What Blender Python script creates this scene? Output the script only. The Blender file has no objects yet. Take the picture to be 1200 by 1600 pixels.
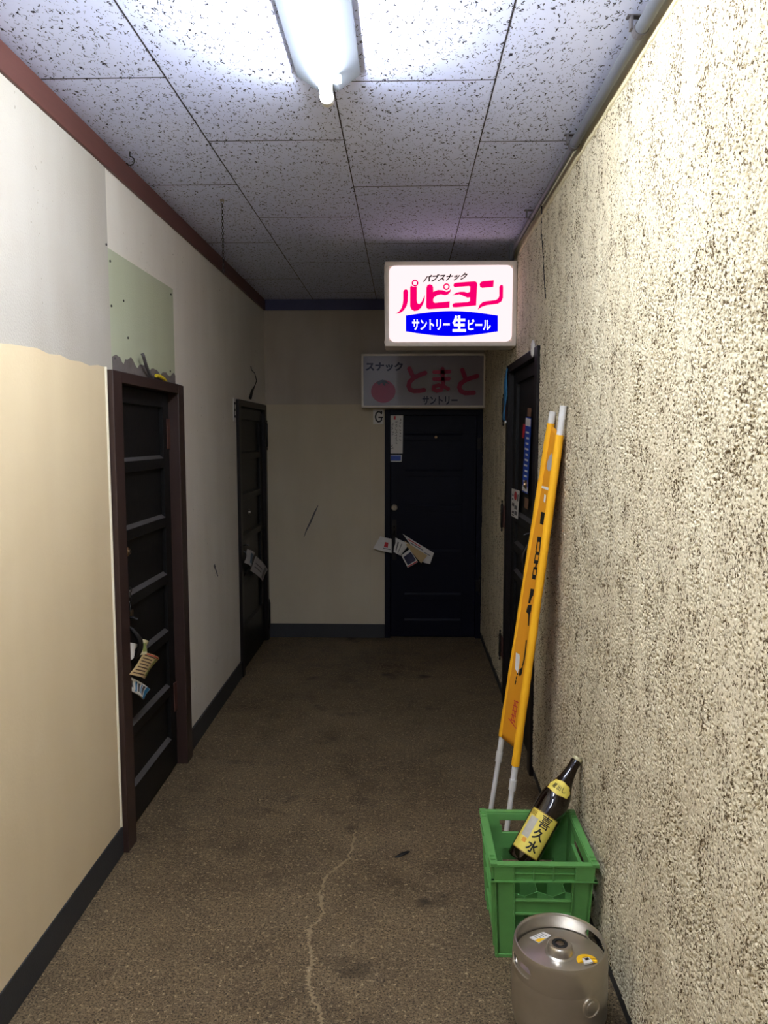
import bpy, bmesh, math, random
import numpy as np
from mathutils import Vector, Matrix
from mathutils.geometry import tessellate_polygon

random.seed(4)
SC = bpy.context.scene
COL = SC.collection
PI = math.pi

# ------------------------------------------------------------------ camera
F_PX, VPX, VPY, EYE = 1200.0, 632.0, 683.0, 1.6      # focal length and vanishing point for a 1200x1600 frame
_d = Vector(((VPX-600)/F_PX, -(VPY-800)/F_PX, -1)).normalized()
_z = Vector((0, -_d.z, _d.y)).normalized()
if _z.y < 0: _z = -_z
_x = _d.cross(_z).normalized()
_u = _x.cross(_d)
ROT = Matrix((_x, _d, _u))                             # camera axes -> world axes
cam_data = bpy.data.cameras.new('camera')
cam_data.sensor_fit = 'VERTICAL'; cam_data.sensor_height = 24.0
cam_data.lens = F_PX/1600*24.0
cam_data.clip_start = 0.02; cam_data.clip_end = 60
cam = bpy.data.objects.new('camera', cam_data); COL.objects.link(cam)
cam.matrix_world = Matrix.Translation((0, 0, EYE)) @ ROT.to_4x4()
SC.camera = cam

# ------------------------------------------------------------------ light settings
TUBE_STRENGTH = 62.0
TUBE_COLOUR = (0.85, 0.915, 1.0)
SIGN_STRENGTH = 0.40
world = bpy.data.worlds.new('world'); SC.world = world
world.use_nodes = True
world.node_tree.nodes['Background'].inputs[0].default_value = (1.0, 0.86, 0.66, 1)
world.node_tree.nodes['Background'].inputs[1].default_value = 0.06
SC.view_settings.view_transform = 'Standard'
SC.view_settings.look = 'None'
SC.view_settings.exposure = 1.58
SC.view_settings.gamma = 1.0
SC.view_settings.use_curve_mapping = False

# ------------------------------------------------------------------ dimensions
XL, XR, YE, ZC = -1.09, 0.615, 6.03, 2.655             # left wall, right wall, end wall, ceiling
YB = -4.0                                              # the open end behind the viewer

def at(px, py, **k):
    """point of the place seen at a picture position, on a plane X=, Y= or Z="""
    r = ROT @ Vector(((px-600)/F_PX, -(py-800)/F_PX, -1)); o = Vector((0, 0, EYE))
    if 'X' in k: t = (k['X']-o.x)/r.x
    elif 'Y' in k: t = (k['Y']-o.y)/r.y
    else: t = (k['Z']-o.z)/r.z
    return o + r*t
def proj(p):
    q = ROT.transposed() @ (Vector(p) - Vector((0, 0, EYE)))
    return 600+F_PX*q.x/-q.z, 800-F_PX*q.y/-q.z

# ------------------------------------------------------------------ materials
def srgb(r, g, b):
    f = lambda c: (c/255/12.92 if c/255 <= 0.04045 else ((c/255+0.055)/1.055)**2.4)
    return (f(r), f(g), f(b), 1)
def nn(nt, t, **kw):
    n = nt.nodes.new(t)
    for k, v in kw.items():
        if k.startswith('i_'): n.inputs[k[2:].replace('_', ' ')].default_value = v
        else: setattr(n, k, v)
    return n
MATS = {}
def mat(name, col, rough=.5, metal=0.0, var=.12, vscale=18, bump=0.0, bscale=150, spec=.5, stretch=(1, 1, 1), coat=0, trans=0):
    m = bpy.data.materials.new(name); m.use_nodes = True; nt = m.node_tree
    b = nt.nodes['Principled BSDF']; L = nt.links.new
    tc = nn(nt, 'ShaderNodeTexCoord'); mp = nn(nt, 'ShaderNodeMapping'); mp.inputs['Scale'].default_value = stretch
    L(tc.outputs['Object'], mp.inputs[0])
    nz = nn(nt, 'ShaderNodeTexNoise', i_Scale=vscale, i_Detail=5.0, i_Roughness=.6); L(mp.outputs[0], nz.inputs['Vector'])
    mx = nn(nt, 'ShaderNodeMix', data_type='RGBA')
    mx.inputs[6].default_value = tuple(c*(1-var) for c in col[:3])+(1,)
    mx.inputs[7].default_value = tuple(min(1, c*(1+var)) for c in col[:3])+(1,)
    L(nz.outputs[0], mx.inputs[0]); L(mx.outputs[2], b.inputs['Base Color'])
    b.inputs['Roughness'].default_value = rough; b.inputs['Metallic'].default_value = metal
    b.inputs['Specular IOR Level'].default_value = spec
    b.inputs['Coat Weight'].default_value = coat; b.inputs['Transmission Weight'].default_value = trans
    if bump:
        n2 = nn(nt, 'ShaderNodeTexNoise', i_Scale=bscale, i_Detail=4.0); L(mp.outputs[0], n2.inputs['Vector'])
        bp = nn(nt, 'ShaderNodeBump', i_Strength=bump, i_Distance=.004); L(n2.outputs[0], bp.inputs['Height']); L(bp.outputs[0], b.inputs['Normal'])
    MATS[name] = m; return m
def emit(name, col, strength):
    m = bpy.data.materials.new(name); m.use_nodes = True; nt = m.node_tree
    nt.nodes.remove(nt.nodes['Principled BSDF'])
    e = nn(nt, 'ShaderNodeEmission', i_Strength=strength); e.inputs[0].default_value = tuple(col[:3])+(1,)
    nt.links.new(e.outputs[0], nt.nodes['Material Output'].inputs[0]); return m

def mat_wall(name, col, bump=.35, bscale=170, dirt=.10, rough=.75):
    m = bpy.data.materials.new(name); m.use_nodes = True; nt = m.node_tree; L = nt.links.new
    b = nt.nodes['Principled BSDF']; tc = nn(nt, 'ShaderNodeTexCoord')
    big = nn(nt, 'ShaderNodeTexNoise', i_Scale=1.7, i_Detail=6.0, i_Roughness=.6); L(tc.outputs['Object'], big.inputs['Vector'])
    mp = nn(nt, 'ShaderNodeMapping'); mp.inputs['Scale'].default_value = (2.2, 2.2, .5); L(tc.outputs['Object'], mp.inputs[0])
    st = nn(nt, 'ShaderNodeTexNoise', i_Scale=3.0, i_Detail=4.0); L(mp.outputs[0], st.inputs['Vector'])
    ad = nn(nt, 'ShaderNodeMath', operation='ADD'); L(big.outputs[0], ad.inputs[0]); L(st.outputs[0], ad.inputs[1])
    rg = nn(nt, 'ShaderNodeMapRange'); rg.inputs[1].default_value = .7; rg.inputs[2].default_value = 1.3; L(ad.outputs[0], rg.inputs[0])
    mx = nn(nt, 'ShaderNodeMix', data_type='RGBA'); L(rg.outputs[0], mx.inputs[0])
    mx.inputs[6].default_value = tuple(c*(1-dirt*(1+.25*i)) for i, c in enumerate(col[:3]))+(1,); mx.inputs[7].default_value = col
    L(mx.outputs[2], b.inputs['Base Color']); b.inputs['Roughness'].default_value = rough
    b.inputs['Specular IOR Level'].default_value = .25
    fn = nn(nt, 'ShaderNodeTexNoise', i_Scale=bscale, i_Detail=3.0); L(tc.outputs['Object'], fn.inputs['Vector'])
    bp = nn(nt, 'ShaderNodeBump', i_Strength=bump, i_Distance=.004); L(fn.outputs[0], bp.inputs['Height']); L(bp.outputs[0], b.inputs['Normal'])
    return m
def mat_ceiling():
    m = bpy.data.materials.new('fissured_ceiling_tile'); m.use_nodes = True; nt = m.node_tree; L = nt.links.new
    b = nt.nodes['Principled BSDF']; tc = nn(nt, 'ShaderNodeTexCoord')
    dn = nn(nt, 'ShaderNodeTexNoise', i_Scale=55.0, i_Detail=2.0); L(tc.outputs['Object'], dn.inputs['Vector'])
    sb = nn(nt, 'ShaderNodeVectorMath', operation='SUBTRACT'); L(dn.outputs['Color'], sb.inputs[0]); sb.inputs[1].default_value = (.5, .5, .5)
    sc = nn(nt, 'ShaderNodeVectorMath', operation='SCALE', i_Scale=.034); L(sb.outputs[0], sc.inputs[0])
    ad = nn(nt, 'ShaderNodeVectorMath', operation='ADD'); L(tc.outputs['Object'], ad.inputs[0]); L(sc.outputs[0], ad.inputs[1])
    def holes(scale, str_, thr, keep, src):
        mp = nn(nt, 'ShaderNodeMapping'); mp.inputs['Scale'].default_value = str_; L(src, mp.inputs[0])
        v = nn(nt, 'ShaderNodeTexVoronoi', voronoi_dimensions='2D', i_Scale=scale); L(mp.outputs[0], v.inputs['Vector'])
        rr = nn(nt, 'ShaderNodeMapRange'); rr.inputs[1].default_value = thr; rr.inputs[2].default_value = thr*.72; L(v.outputs['Distance'], rr.inputs[0])
        sp = nn(nt, 'ShaderNodeSeparateColor'); L(v.outputs['Color'], sp.inputs[0])
        lt = nn(nt, 'ShaderNodeMath', operation='LESS_THAN'); L(sp.outputs[0], lt.inputs[0]); lt.inputs[1].default_value = keep
        mu = nn(nt, 'ShaderNodeMath', operation='MULTIPLY'); L(rr.outputs[0], mu.inputs[0]); L(lt.outputs[0], mu.inputs[1]); return mu.outputs[0]
    h1 = holes(44, (1.75, .42, 1), .165, .66, ad.outputs[0])
    h2 = holes(98, (1.25, .55, 1), .16, .55, ad.outputs[0])
    mxm = nn(nt, 'ShaderNodeMath', operation='MAXIMUM'); L(h1, mxm.inputs[0]); L(h2, mxm.inputs[1])
    big = nn(nt, 'ShaderNodeTexNoise', i_Scale=2.2, i_Detail=5.0); L(tc.outputs['Object'], big.inputs['Vector'])
    base = nn(nt, 'ShaderNodeMix', data_type='RGBA'); L(big.outputs[0], base.inputs[0])
    base.inputs[6].default_value = srgb(206, 213, 250); base.inputs[7].default_value = srgb(224, 230, 255)
    mx = nn(nt, 'ShaderNodeMix', data_type='RGBA'); L(mxm.outputs[0], mx.inputs[0]); L(base.outputs[2], mx.inputs[6]); mx.inputs[7].default_value = srgb(48, 44, 56)
    L(mx.outputs[2], b.inputs['Base Color']); b.inputs['Roughness'].default_value = .85; b.inputs['Specular IOR Level'].default_value = .2
    iv = nn(nt, 'ShaderNodeMath', operation='SUBTRACT'); iv.inputs[0].default_value = 1; L(mxm.outputs[0], iv.inputs[1])
    bp = nn(nt, 'ShaderNodeBump', i_Strength=.7, i_Distance=.004); L(iv.outputs[0], bp.inputs['Height']); L(bp.outputs[0], b.inputs['Normal'])
    return m
def mat_floor():
    m = bpy.data.materials.new('worn_concrete'); m.use_nodes = True; nt = m.node_tree; L = nt.links.new
    b = nt.nodes['Principled BSDF']; tc = nn(nt, 'ShaderNodeTexCoord'); O = tc.outputs['Object']
    def noise(s, det=6.0, r=.6, src=O):
        n = nn(nt, 'ShaderNodeTexNoise', i_Scale=s, i_Detail=det, i_Roughness=r); L(src, n.inputs['Vector']); return n.outputs[0]
    def rng(src, a, c):
        n = nn(nt, 'ShaderNodeMapRange'); n.inputs[1].default_value = a; n.inputs[2].default_value = c; L(src, n.inputs[0]); return n.outputs[0]
    def mix(f, a, c):
        n = nn(nt, 'ShaderNodeMix', data_type='RGBA'); L(f, n.inputs[0])
        for i, s in ((6, a), (7, c)):
            if isinstance(s, tuple): n.inputs[i].default_value = s
            else: L(s, n.inputs[i])
        return n.outputs[2]
    c = mix(rng(noise(1.6, 6.0, .65), .36, .66), srgb(74, 60, 43), srgb(126, 108, 82))
    c = mix(rng(noise(9, 8.0, .75), .40, .68), c, srgb(124, 105, 77))
    c = mix(rng(noise(150, 4.0, .7), .53, .40), c, srgb(42, 33, 22))
    c = mix(rng(noise(70, 6.0, .8), .55, .65), c, srgb(184, 164, 128))
    c = mix(rng(noise(230, 3.0, .7), .57, .66), c, srgb(150, 131, 100))
    c = mix(rng(noise(3.1, 3.0, .5), .64, .74), c, srgb(36, 29, 21))
    L(c, b.inputs['Base Color'])
    rr = nn(nt, 'ShaderNodeMapRange'); rr.inputs[3].default_value = .45; rr.inputs[4].default_value = .75; L(noise(6), rr.inputs[0]); L(rr.outputs[0], b.inputs['Roughness'])
    b.inputs['Specular IOR Level'].default_value = .3
    bp = nn(nt, 'ShaderNodeBump', i_Strength=.5, i_Distance=.004); L(noise(90, 5.0, .7), bp.inputs['Height']); L(bp.outputs[0], b.inputs['Normal'])
    return m

M = dict(
    wall_upper=mat_wall('toned_down_near_wall', srgb(190, 184, 172), bump=.5, bscale=150),  # near wall toned down in colour to offset the strong lamp light
    wall_far=mat_wall('lifted_far_wall', srgb(232, 226, 214), bump=.4, bscale=150, dirt=.08),  # far wall lightened in colour to make up for the lamp falloff
    wall_lower=mat_wall('cream_wall_paint', srgb(226, 206, 168), bump=.12, bscale=90, dirt=.07, rough=.6),
    wall_end=mat_wall('shaded_end_wall_paint', srgb(186, 176, 164), bump=.3, bscale=140, dirt=.16), wall_end_low=mat_wall('dull_cream_wall_paint', srgb(204, 192, 168), bump=.2, bscale=140, dirt=.10),  # upper end wall: shade from the sign box darkens the colour
    stucco=mat_wall('cream_stucco', srgb(222, 210, 180), bump=.35, bscale=420, dirt=.12, rough=.8),
    cream_band=mat_wall('cream_plaster_band', srgb(216, 204, 166), bump=.3, bscale=60, dirt=.12),
    edge_strip=mat('pale_edge_strip', srgb(240, 230, 204), .4, var=.05),
    patch=mat_wall('green_tinted_paint', srgb(188, 193, 165), bump=.3, bscale=150, dirt=.08),
    mortar=mat('grey_mortar', srgb(112, 104, 100), .9, bump=.8, bscale=90, var=.25),
    ceiling=mat_ceiling(), floor=mat_floor(),
    crack=mat('pale_crack_filler', srgb(142, 124, 94), .85, var=.5, vscale=110, bump=.9),
    backing=mat('dark_joint', srgb(45, 40, 48), .9),
    trim=mat('brown_varnished_wood', srgb(92, 54, 46), .5, var=.25, vscale=8, stretch=(6, .6, 6)),
    trim_blue=mat('dim_light_blue_trim', srgb(62, 62, 104), .5, var=.15, vscale=8),  # brown trim turned blue, the dim end light is in the colour
    base=mat('dark_baseboard_paint', srgb(46, 47, 50), .55, var=.2, vscale=9, bump=.2),
    frame=mat('brown_door_frame', srgb(54, 38, 34), .4, var=.3, vscale=9, stretch=(5, 5, .6)),
    frame_dark=mat('black_brown_door_frame', srgb(25, 20, 20), .4, spec=.25, var=.3, vscale=9, stretch=(5, 5, .6)),
    leaf=mat('black_painted_door', srgb(19, 18, 18), .45, spec=.25, var=.3, vscale=7, bump=.12, bscale=60),
    ledge_glint=mat('ledge_highlight_paint', srgb(74, 70, 68), .6, var=.25, vscale=30),  # light caught by the panel ledges, painted as a paler grey
    navy=mat('navy_painted_door', srgb(8, 10, 27), .5, spec=.15, var=.25, vscale=6, bump=.1, bscale=60),
    hinge=mat('brown_hinge', srgb(88, 54, 46), .5, metal=.2, var=.25),
    iron=mat('blackened_iron', srgb(38, 35, 34), .4, metal=.7, var=.3),
    steel=mat('dull_nickel', srgb(150, 142, 132), .3, metal=1, var=.15),
    brass=mat('worn_brass', srgb(168, 140, 108), .3, metal=1, var=.15),
    fixture=mat('white_enamel', srgb(128, 134, 142), .45, var=.04),
    white_plastic=mat('white_plastic', srgb(220, 218, 212), .4, var=.05),
    sign_frame=mat('aged_cream_plastic', srgb(226, 216, 204), .45, var=.08),
    black=mat('black_print', srgb(18, 17, 18), .6, var=.1),
    dull_white=mat('aged_white_panel', srgb(142, 136, 148), .35, var=.06, vscale=5),
    dull_pink=mat('faded_red_print', srgb(150, 18, 74), .4, var=.06),
    dull_navy=mat('dark_blue_print', srgb(20, 22, 62), .4, var=.06),
    conduit=mat('grey_pipe_paint', srgb(94, 96, 102), .45, var=.15, vscale=12),
    cable=mat('grey_cable', srgb(88, 84, 86), .6),
    dark_cable=mat('dark_cable', srgb(34, 30, 30), .6),
    yellow_cable=mat('yellow_cable', srgb(222, 196, 40), .5),
    paper=mat('white_paper', srgb(222, 218, 212), .7, var=.06),
    paper_grey=mat('grey_paper', srgb(176, 170, 168), .7, var=.08),
    paper_tan=mat('tan_paper', srgb(196, 168, 120), .7, var=.1),
    paper_cream=mat('cream_paper', srgb(214, 204, 166), .7, var=.1),
    paper_blue=mat('blue_print', srgb(40, 128, 178), .6, var=.1),
    paper_dkblue=mat('slate_blue_print', srgb(66, 92, 116), .6, var=.15),
    paper_green=mat('olive_green_print', srgb(140, 150, 84), .6, var=.2),
    paper_brown=mat('brown_print', srgb(84, 62, 48), .6, var=.2),
    print_grey=mat('grey_print', srgb(96, 92, 92), .6, var=.2),
    sticker_blue=mat('blue_sticker', srgb(28, 74, 178), .45, var=.15, vscale=30),
    sticker_cyan=mat('sky_blue_poster', srgb(40, 110, 158), .45, var=.35, vscale=14),
    sticker_red=mat('red_print', srgb(196, 30, 44), .5, var=.08),
    tape_brown=mat('brown_tape', srgb(128, 92, 66), .6, var=.1),
    yellow_cloth=mat('yellow_banner_cloth', srgb(255, 184, 20), .75, var=.05, vscale=14, bump=.1, bscale=900),
    yellow_shaded=mat('shaded_thin_yellow_cloth', srgb(226, 150, 18), .75, var=.06, vscale=14, bump=.1, bscale=900),  # single-layer panel, its shade between the poles put into the colour
    pole=mat('white_pole_plastic', srgb(224, 222, 218), .35, var=.05),
    crate=mat('green_crate_plastic', srgb(96, 154, 82), .45, var=.16, vscale=22, bump=.06, bscale=120),
    bottle=mat('brown_bottle_glass', srgb(24, 13, 8), .06, var=.05, coat=.4),
    cap=mat('pale_metal_cap', srgb(196, 188, 150), .4, metal=.3, var=.08),
    label=mat('yellow_bottle_label', srgb(236, 214, 96), .5, var=.08, vscale=30),
    label_edge=mat('gold_label_edge', srgb(150, 116, 40), .45, var=.1),
    label_art=mat('grey_label_artwork', srgb(186, 180, 166), .5, var=.25, vscale=60),
    label_orange=mat('orange_label_artwork', srgb(222, 150, 50), .5, var=.1),
    keg=mat('brushed_steel', srgb(206, 200, 190), .30, metal=.93, var=.18, vscale=7, bump=.05, bscale=300),
    rubber=mat('black_rubber', srgb(24, 23, 23), .6),
    tag_yellow=mat('yellow_tag', srgb(246, 190, 20), .5, var=.06),
    tube=emit('lit_fluorescent_tube', TUBE_COLOUR, TUBE_STRENGTH),
    sign_light=emit('backlit_white_panel', (1.0, .78, .80), SIGN_STRENGTH),
    sign_pink=emit('backlit_pink_letter', (1.0, .0, .16), SIGN_STRENGTH*.8),
    sign_blue=emit('backlit_blue_band', (.0, .0, 1.0), SIGN_STRENGTH*.8),
    sign_white=emit('backlit_white_letter', (1.0, .97, 1.0), SIGN_STRENGTH),
)

# ------------------------------------------------------------------ geometry helpers
class MB:
    def __init__(s): s.bm = bmesh.new()
    def faces(s, vs, fs):
        v = [s.bm.verts.new(p) for p in vs]
        for f in fs:
            try: s.bm.faces.new([v[i] for i in f])
            except ValueError: pass
        return s
    def box(s, a, b):
        x0, y0, z0 = (min(a[i], b[i]) for i in range(3)); x1, y1, z1 = (max(a[i], b[i]) for i in range(3))
        return s.faces([(x0,y0,z0),(x1,y0,z0),(x1,y1,z0),(x0,y1,z0),(x0,y0,z1),(x1,y0,z1),(x1,y1,z1),(x0,y1,z1)],
                       [(3,2,1,0),(4,5,6,7),(0,1,5,4),(1,2,6,5),(2,3,7,6),(3,0,4,7)])
    def hexa(s, p):                                    # 4 bottom + 4 top corners
        return s.faces(p, [(3,2,1,0),(4,5,6,7),(0,1,5,4),(1,2,6,5),(2,3,7,6),(3,0,4,7)])
    def tube(s, pts, r, n=12, caps=True):
        pts = [Vector(p) for p in pts]; rs = r if isinstance(r, (list, tuple)) else [r]*len(pts)
        rings = []; prev = None
        for i, p in enumerate(pts):
            t = (pts[min(i+1, len(pts)-1)]-pts[max(i-1, 0)]).normalized()
            if prev is None:
                a = Vector((0, 0, 1)) if abs(t.z) < .9 else Vector((1, 0, 0))
                nx = t.cross(a).normalized()
            else:
                nx = (prev - t*prev.dot(t)).normalized()
            prev = nx; ny = t.cross(nx)
            rings.append([s.bm.verts.new(p + (nx*math.cos(2*PI*k/n)+ny*math.sin(2*PI*k/n))*rs[i]) for k in range(n)])
        for a, b in zip(rings, rings[1:]):
            for k in range(n): s.bm.faces.new((a[k], a[(k+1) % n], b[(k+1) % n], b[k]))
        if caps: s.bm.faces.new(rings[0][::-1]); s.bm.faces.new(rings[-1])
        return s
    def lathe(s, prof, n=48, mtx=None, closed=False, a0=0, a1=2*PI):
        full = abs(a1-a0-2*PI) < 1e-6; m = n if full else n+1; rings = []
        for r, z in prof:
            ring = []
            for k in range(m):
                a = a0+(a1-a0)*k/n; p = Vector((r*math.cos(a), r*math.sin(a), z))
                ring.append(s.bm.verts.new(mtx @ p if mtx else p))
            rings.append(ring)
        seq = list(zip(rings, rings[1:])) + ([(rings[-1], rings[0])] if closed else [])
        for a, b in seq:
            for k in range(n):
                f = (a[k], a[(k+1) % m], b[(k+1) % m], b[k])
                try: s.bm.faces.new(f)
                except ValueError: pass
        return s
    def prism(s, poly, off):                           # planar world polygon, thickened by vector off
        poly = [Vector(p) for p in poly]; off = Vector(off); n = len(poly)
        a = [s.bm.verts.new(p) for p in poly]; b = [s.bm.verts.new(p+off) for p in poly]
        for t in tessellate_polygon([poly]):
            for q in ([a[i] for i in t], [b[i] for i in t]):
                try: s.bm.faces.new(q)
                except ValueError: pass
        for i in range(n):
            try: s.bm.faces.new((a[i], a[(i+1) % n], b[(i+1) % n], b[i]))
            except ValueError: pass
        return s
    def ball(s, c, r, sc=(1, 1, 1), n=12):
        m = Matrix.Translation(c) @ Matrix.Diagonal((sc[0], sc[1], sc[2], 1))
        bmesh.ops.create_uvsphere(s.bm, u_segments=n, v_segments=max(6, n//2), radius=r, matrix=m); return s
    def build(s, name, material, parent=None, smooth=False, bevel=0.0, angle=35):
        bmesh.ops.remove_doubles(s.bm, verts=s.bm.verts, dist=1e-6)
        bmesh.ops.recalc_face_normals(s.bm, faces=s.bm.faces)
        me = bpy.data.meshes.new(name); s.bm.to_mesh(me); s.bm.free()
        return link(name, me, material, parent, smooth, bevel, angle)
def wpos(o):
    return o.matrix_basis.copy() if o.parent is None else wpos(o.parent) @ o.matrix_basis
def link(name, me, material, parent=None, smooth=False, bevel=0.0, angle=35, local=False):
    o = bpy.data.objects.new(name, me); COL.objects.link(o)
    me.materials.append(material)
    if parent:
        o.parent = parent
        if not local: me.transform(wpos(parent).inverted())
    if smooth:
        me.polygons.foreach_set('use_smooth', [True]*len(me.polygons))
        me.set_sharp_from_angle(angle=math.radians(angle))
    if bevel:
        b = o.modifiers.new('edge', 'BEVEL'); b.width = bevel; b.segments = 2; b.limit_method = 'ANGLE'; b.angle_limit = math.radians(50)
    return o
def tag(o, label, cat, group=None):
    o['label'] = label; o['category'] = cat
    if group: o['group'] = group
    return o
def struct(o): o['kind'] = 'structure'; return o
def thing(name, label, cat, loc, group=None, rot=None):
    o = bpy.data.objects.new(name, None); COL.objects.link(o); o.empty_display_size = .05
    o.location = loc
    if rot is not None: o.matrix_basis = Matrix.Translation(loc) @ rot.to_4x4()
    return tag(o, label, cat, group)
def sroot(name, loc):
    o = bpy.data.objects.new(name, None); COL.objects.link(o); o.location = loc; o.empty_display_size = .05
    return struct(o)

def text_polys(body, bold=0.0, shear=0.0):
    """flat lettering: (vertices in a 0..1 box, triangles/faces)"""
    c = bpy.data.curves.new('lettering', 'FONT'); c.body = body; c.offset = bold; c.shear = shear; c.resolution_u = 3
    o = bpy.data.objects.new('lettering', c); COL.objects.link(o)
    me = bpy.data.meshes.new_from_object(o.evaluated_get(bpy.context.evaluated_depsgraph_get()))
    vs = [v.co.copy() for v in me.vertices]; fs = [tuple(p.vertices) for p in me.polygons]
    bpy.data.objects.remove(o); bpy.data.curves.remove(c); bpy.data.meshes.remove(me)
    x0 = min(v.x for v in vs); x1 = max(v.x for v in vs); y0 = min(v.y for v in vs); y1 = max(v.y for v in vs)
    return [((v.x-x0)/(x1-x0), (v.y-y0)/(y1-y0)) for v in vs], fs
def text_quad(mb, body, bl, br, tl, tr, bold=0.0, shear=0.0):
    vs, fs = text_polys(body, bold, shear)
    bl, br, tl, tr = (Vector(p) for p in (bl, br, tl, tr))
    mb.faces([(bl*(1-u)+br*u)*(1-v)+(tl*(1-u)+tr*u)*v for u, v in vs], fs); return mb
def thick_stroke(mb, pts, w, off, n=8):
    """rounded brush stroke in a plane whose normal is along off"""
    off = Vector(off); nrm = off.normalized(); pts = [Vector(p) for p in pts]
    for i, (a, b) in enumerate(zip(pts, pts[1:])):
        t = (b-a).normalized(); sd = nrm.cross(t)*(w/2); o = off*(1+.02*(i % 3))
        poly = []
        for k in range(n+1):
            q = PI*k/n; poly.append(b + sd*math.cos(q) + t*(w/2)*math.sin(q))
        for k in range(n+1):
            q = PI*k/n; poly.append(a - sd*math.cos(q) - t*(w/2)*math.sin(q))
        mb.prism(poly, o)
    return mb
def ring_poly(mb, c, ux, uy, ro, ri, off, n=32):
    off = Vector(off); c = Vector(c)
    pt = lambda r, k: c + ux*(r*math.cos(2*PI*k/n)) + uy*(r*math.sin(2*PI*k/n))
    for k in range(n):
        mb.hexa([pt(ri,k), pt(ro,k), pt(ro,k+1), pt(ri,k+1), pt(ri,k)+off, pt(ro,k)+off, pt(ro,k+1)+off, pt(ri,k+1)+off])
    return mb

def add_specks(m, scale, stretch, lo, hi, col):
    """scattered dirt specks over a wall paint"""
    nt = m.node_tree; L = nt.links.new; b = nt.nodes['Principled BSDF']; src = b.inputs['Base Color'].links[0].from_socket
    tc = nn(nt, 'ShaderNodeTexCoord'); mp = nn(nt, 'ShaderNodeMapping'); mp.inputs['Scale'].default_value = stretch; L(tc.outputs['Object'], mp.inputs[0])
    n1 = nn(nt, 'ShaderNodeTexNoise', i_Scale=scale, i_Detail=3.0, i_Roughness=.65); L(mp.outputs[0], n1.inputs['Vector'])
    n2 = nn(nt, 'ShaderNodeTexNoise', i_Scale=scale*.07, i_Detail=3.0); L(mp.outputs[0], n2.inputs['Vector'])
    ad = nn(nt, 'ShaderNodeMath', operation='MULTIPLY_ADD'); L(n2.outputs[0], ad.inputs[0]); ad.inputs[1].default_value = .30; L(n1.outputs[0], ad.inputs[2])
    rg = nn(nt, 'ShaderNodeMapRange'); rg.inputs[1].default_value = lo+.15; rg.inputs[2].default_value = hi+.15; L(ad.outputs[0], rg.inputs[0])
    mx = nn(nt, 'ShaderNodeMix', data_type='RGBA'); L(rg.outputs[0], mx.inputs[0]); L(src, mx.inputs[6]); mx.inputs[7].default_value = col
    L(mx.outputs[2], b.inputs['Base Color'])
add_specks(M['stucco'], 185, (1, 1, .62), .555, .60, srgb(88, 70, 44))
add_specks(M['wall_upper'], 60, (1, 1, 1), .70, .74, srgb(150, 142, 128)); add_specks(M['wall_far'], 60, (1, 1, 1), .71, .75, srgb(160, 150, 130))

# value-gradient noise for the stucco relief
def perlin(x, y, seed):
    rs = np.random.RandomState(seed); perm = rs.permutation(4096); ang = rs.rand(4096)*2*np.pi
    xi = np.floor(x).astype(int); yi = np.floor(y).astype(int); xf = x-xi; yf = y-yi
    def g(ix, iy, dx, dy):
        h = ang[perm[(perm[ix & 4095]+iy) & 4095]]; return np.cos(h)*dx+np.sin(h)*dy
    u = xf**3*(xf*(xf*6-15)+10); v = yf**3*(yf*(yf*6-15)+10)
    a = g(xi, yi, xf, yf); b = g(xi+1, yi, xf-1, yf); c = g(xi, yi+1, xf, yf-1); d = g(xi+1, yi+1, xf-1, yf-1)
    return (a*(1-u)+b*u)*(1-v)+(c*(1-u)+d*u)*v
def stucco_height(Y, Z):
    """flat trowelled skin broken by small irregular pits, slightly drawn out upwards"""
    wy = Y + .006*perlin(Y*28, Z*20, 5); wz = Z + .008*perlin(Y*28+7, Z*20+3, 6)
    a = perlin(wy*200, wz*125, 1) + .60*perlin(wy*330, wz*230, 3) + .36*perlin(wy*80, wz*32, 2)
    dens = .28*perlin(Y*11, Z*4, 4) + .22*perlin(Y*3, Z*2, 8)
    h = np.clip((a + .34 + dens)/.24, 0, 1)
    return h*h*(3-2*h) + .20*perlin(Y*40, Z*15, 9)

# ------------------------------------------------------------------ floor, ceiling, walls
struct(MB().box((XL-.3, YB, -.1), (XR+.4, YE+.3, 0)).build('floor', M['floor']))
fl = bpy.data.objects['floor']
mb = MB()
ck = [(556,1296,.010),(550,1318,.014),(545,1342,.016),(526,1356,.018),(511,1368,.014),(500,1398,.018),(503,1428,.016),(497,1440,.012),(484,1452,.020),(482,1475,.014),(488,1500,.018),(481,1522,.016),(481,1540,.018),(490,1562,.016),(500,1582,.014),(503,1610,.016),(498,1650,.016)]
cp = [(at(x, y, Z=0), w) for x, y, w in ck]
fine = []
for (p, w), (q, w2) in zip(cp, cp[1:]):
    for k in range(9):
        t = k/9; r = p.lerp(q, t); r.x += random.uniform(-.007, .007); r.y += random.uniform(-.002, .002); fine.append((r, (w*(1-t)+w2*t)*random.uniform(.25, 1.05)))
for (p, w), (q, w2) in zip(fine, fine[1:]):
    mb.faces([(p.x-w/2, p.y, .0003), (p.x, p.y, .0022), (p.x+w/2, p.y, .0003), (q.x-w2/2, q.y, .0003), (q.x, q.y, .0022), (q.x+w2/2, q.y, .0003)], [(0, 1, 4, 3), (1, 2, 5, 4)])
mb.build('floor_crack', M['crack'], fl, smooth=True)

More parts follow.
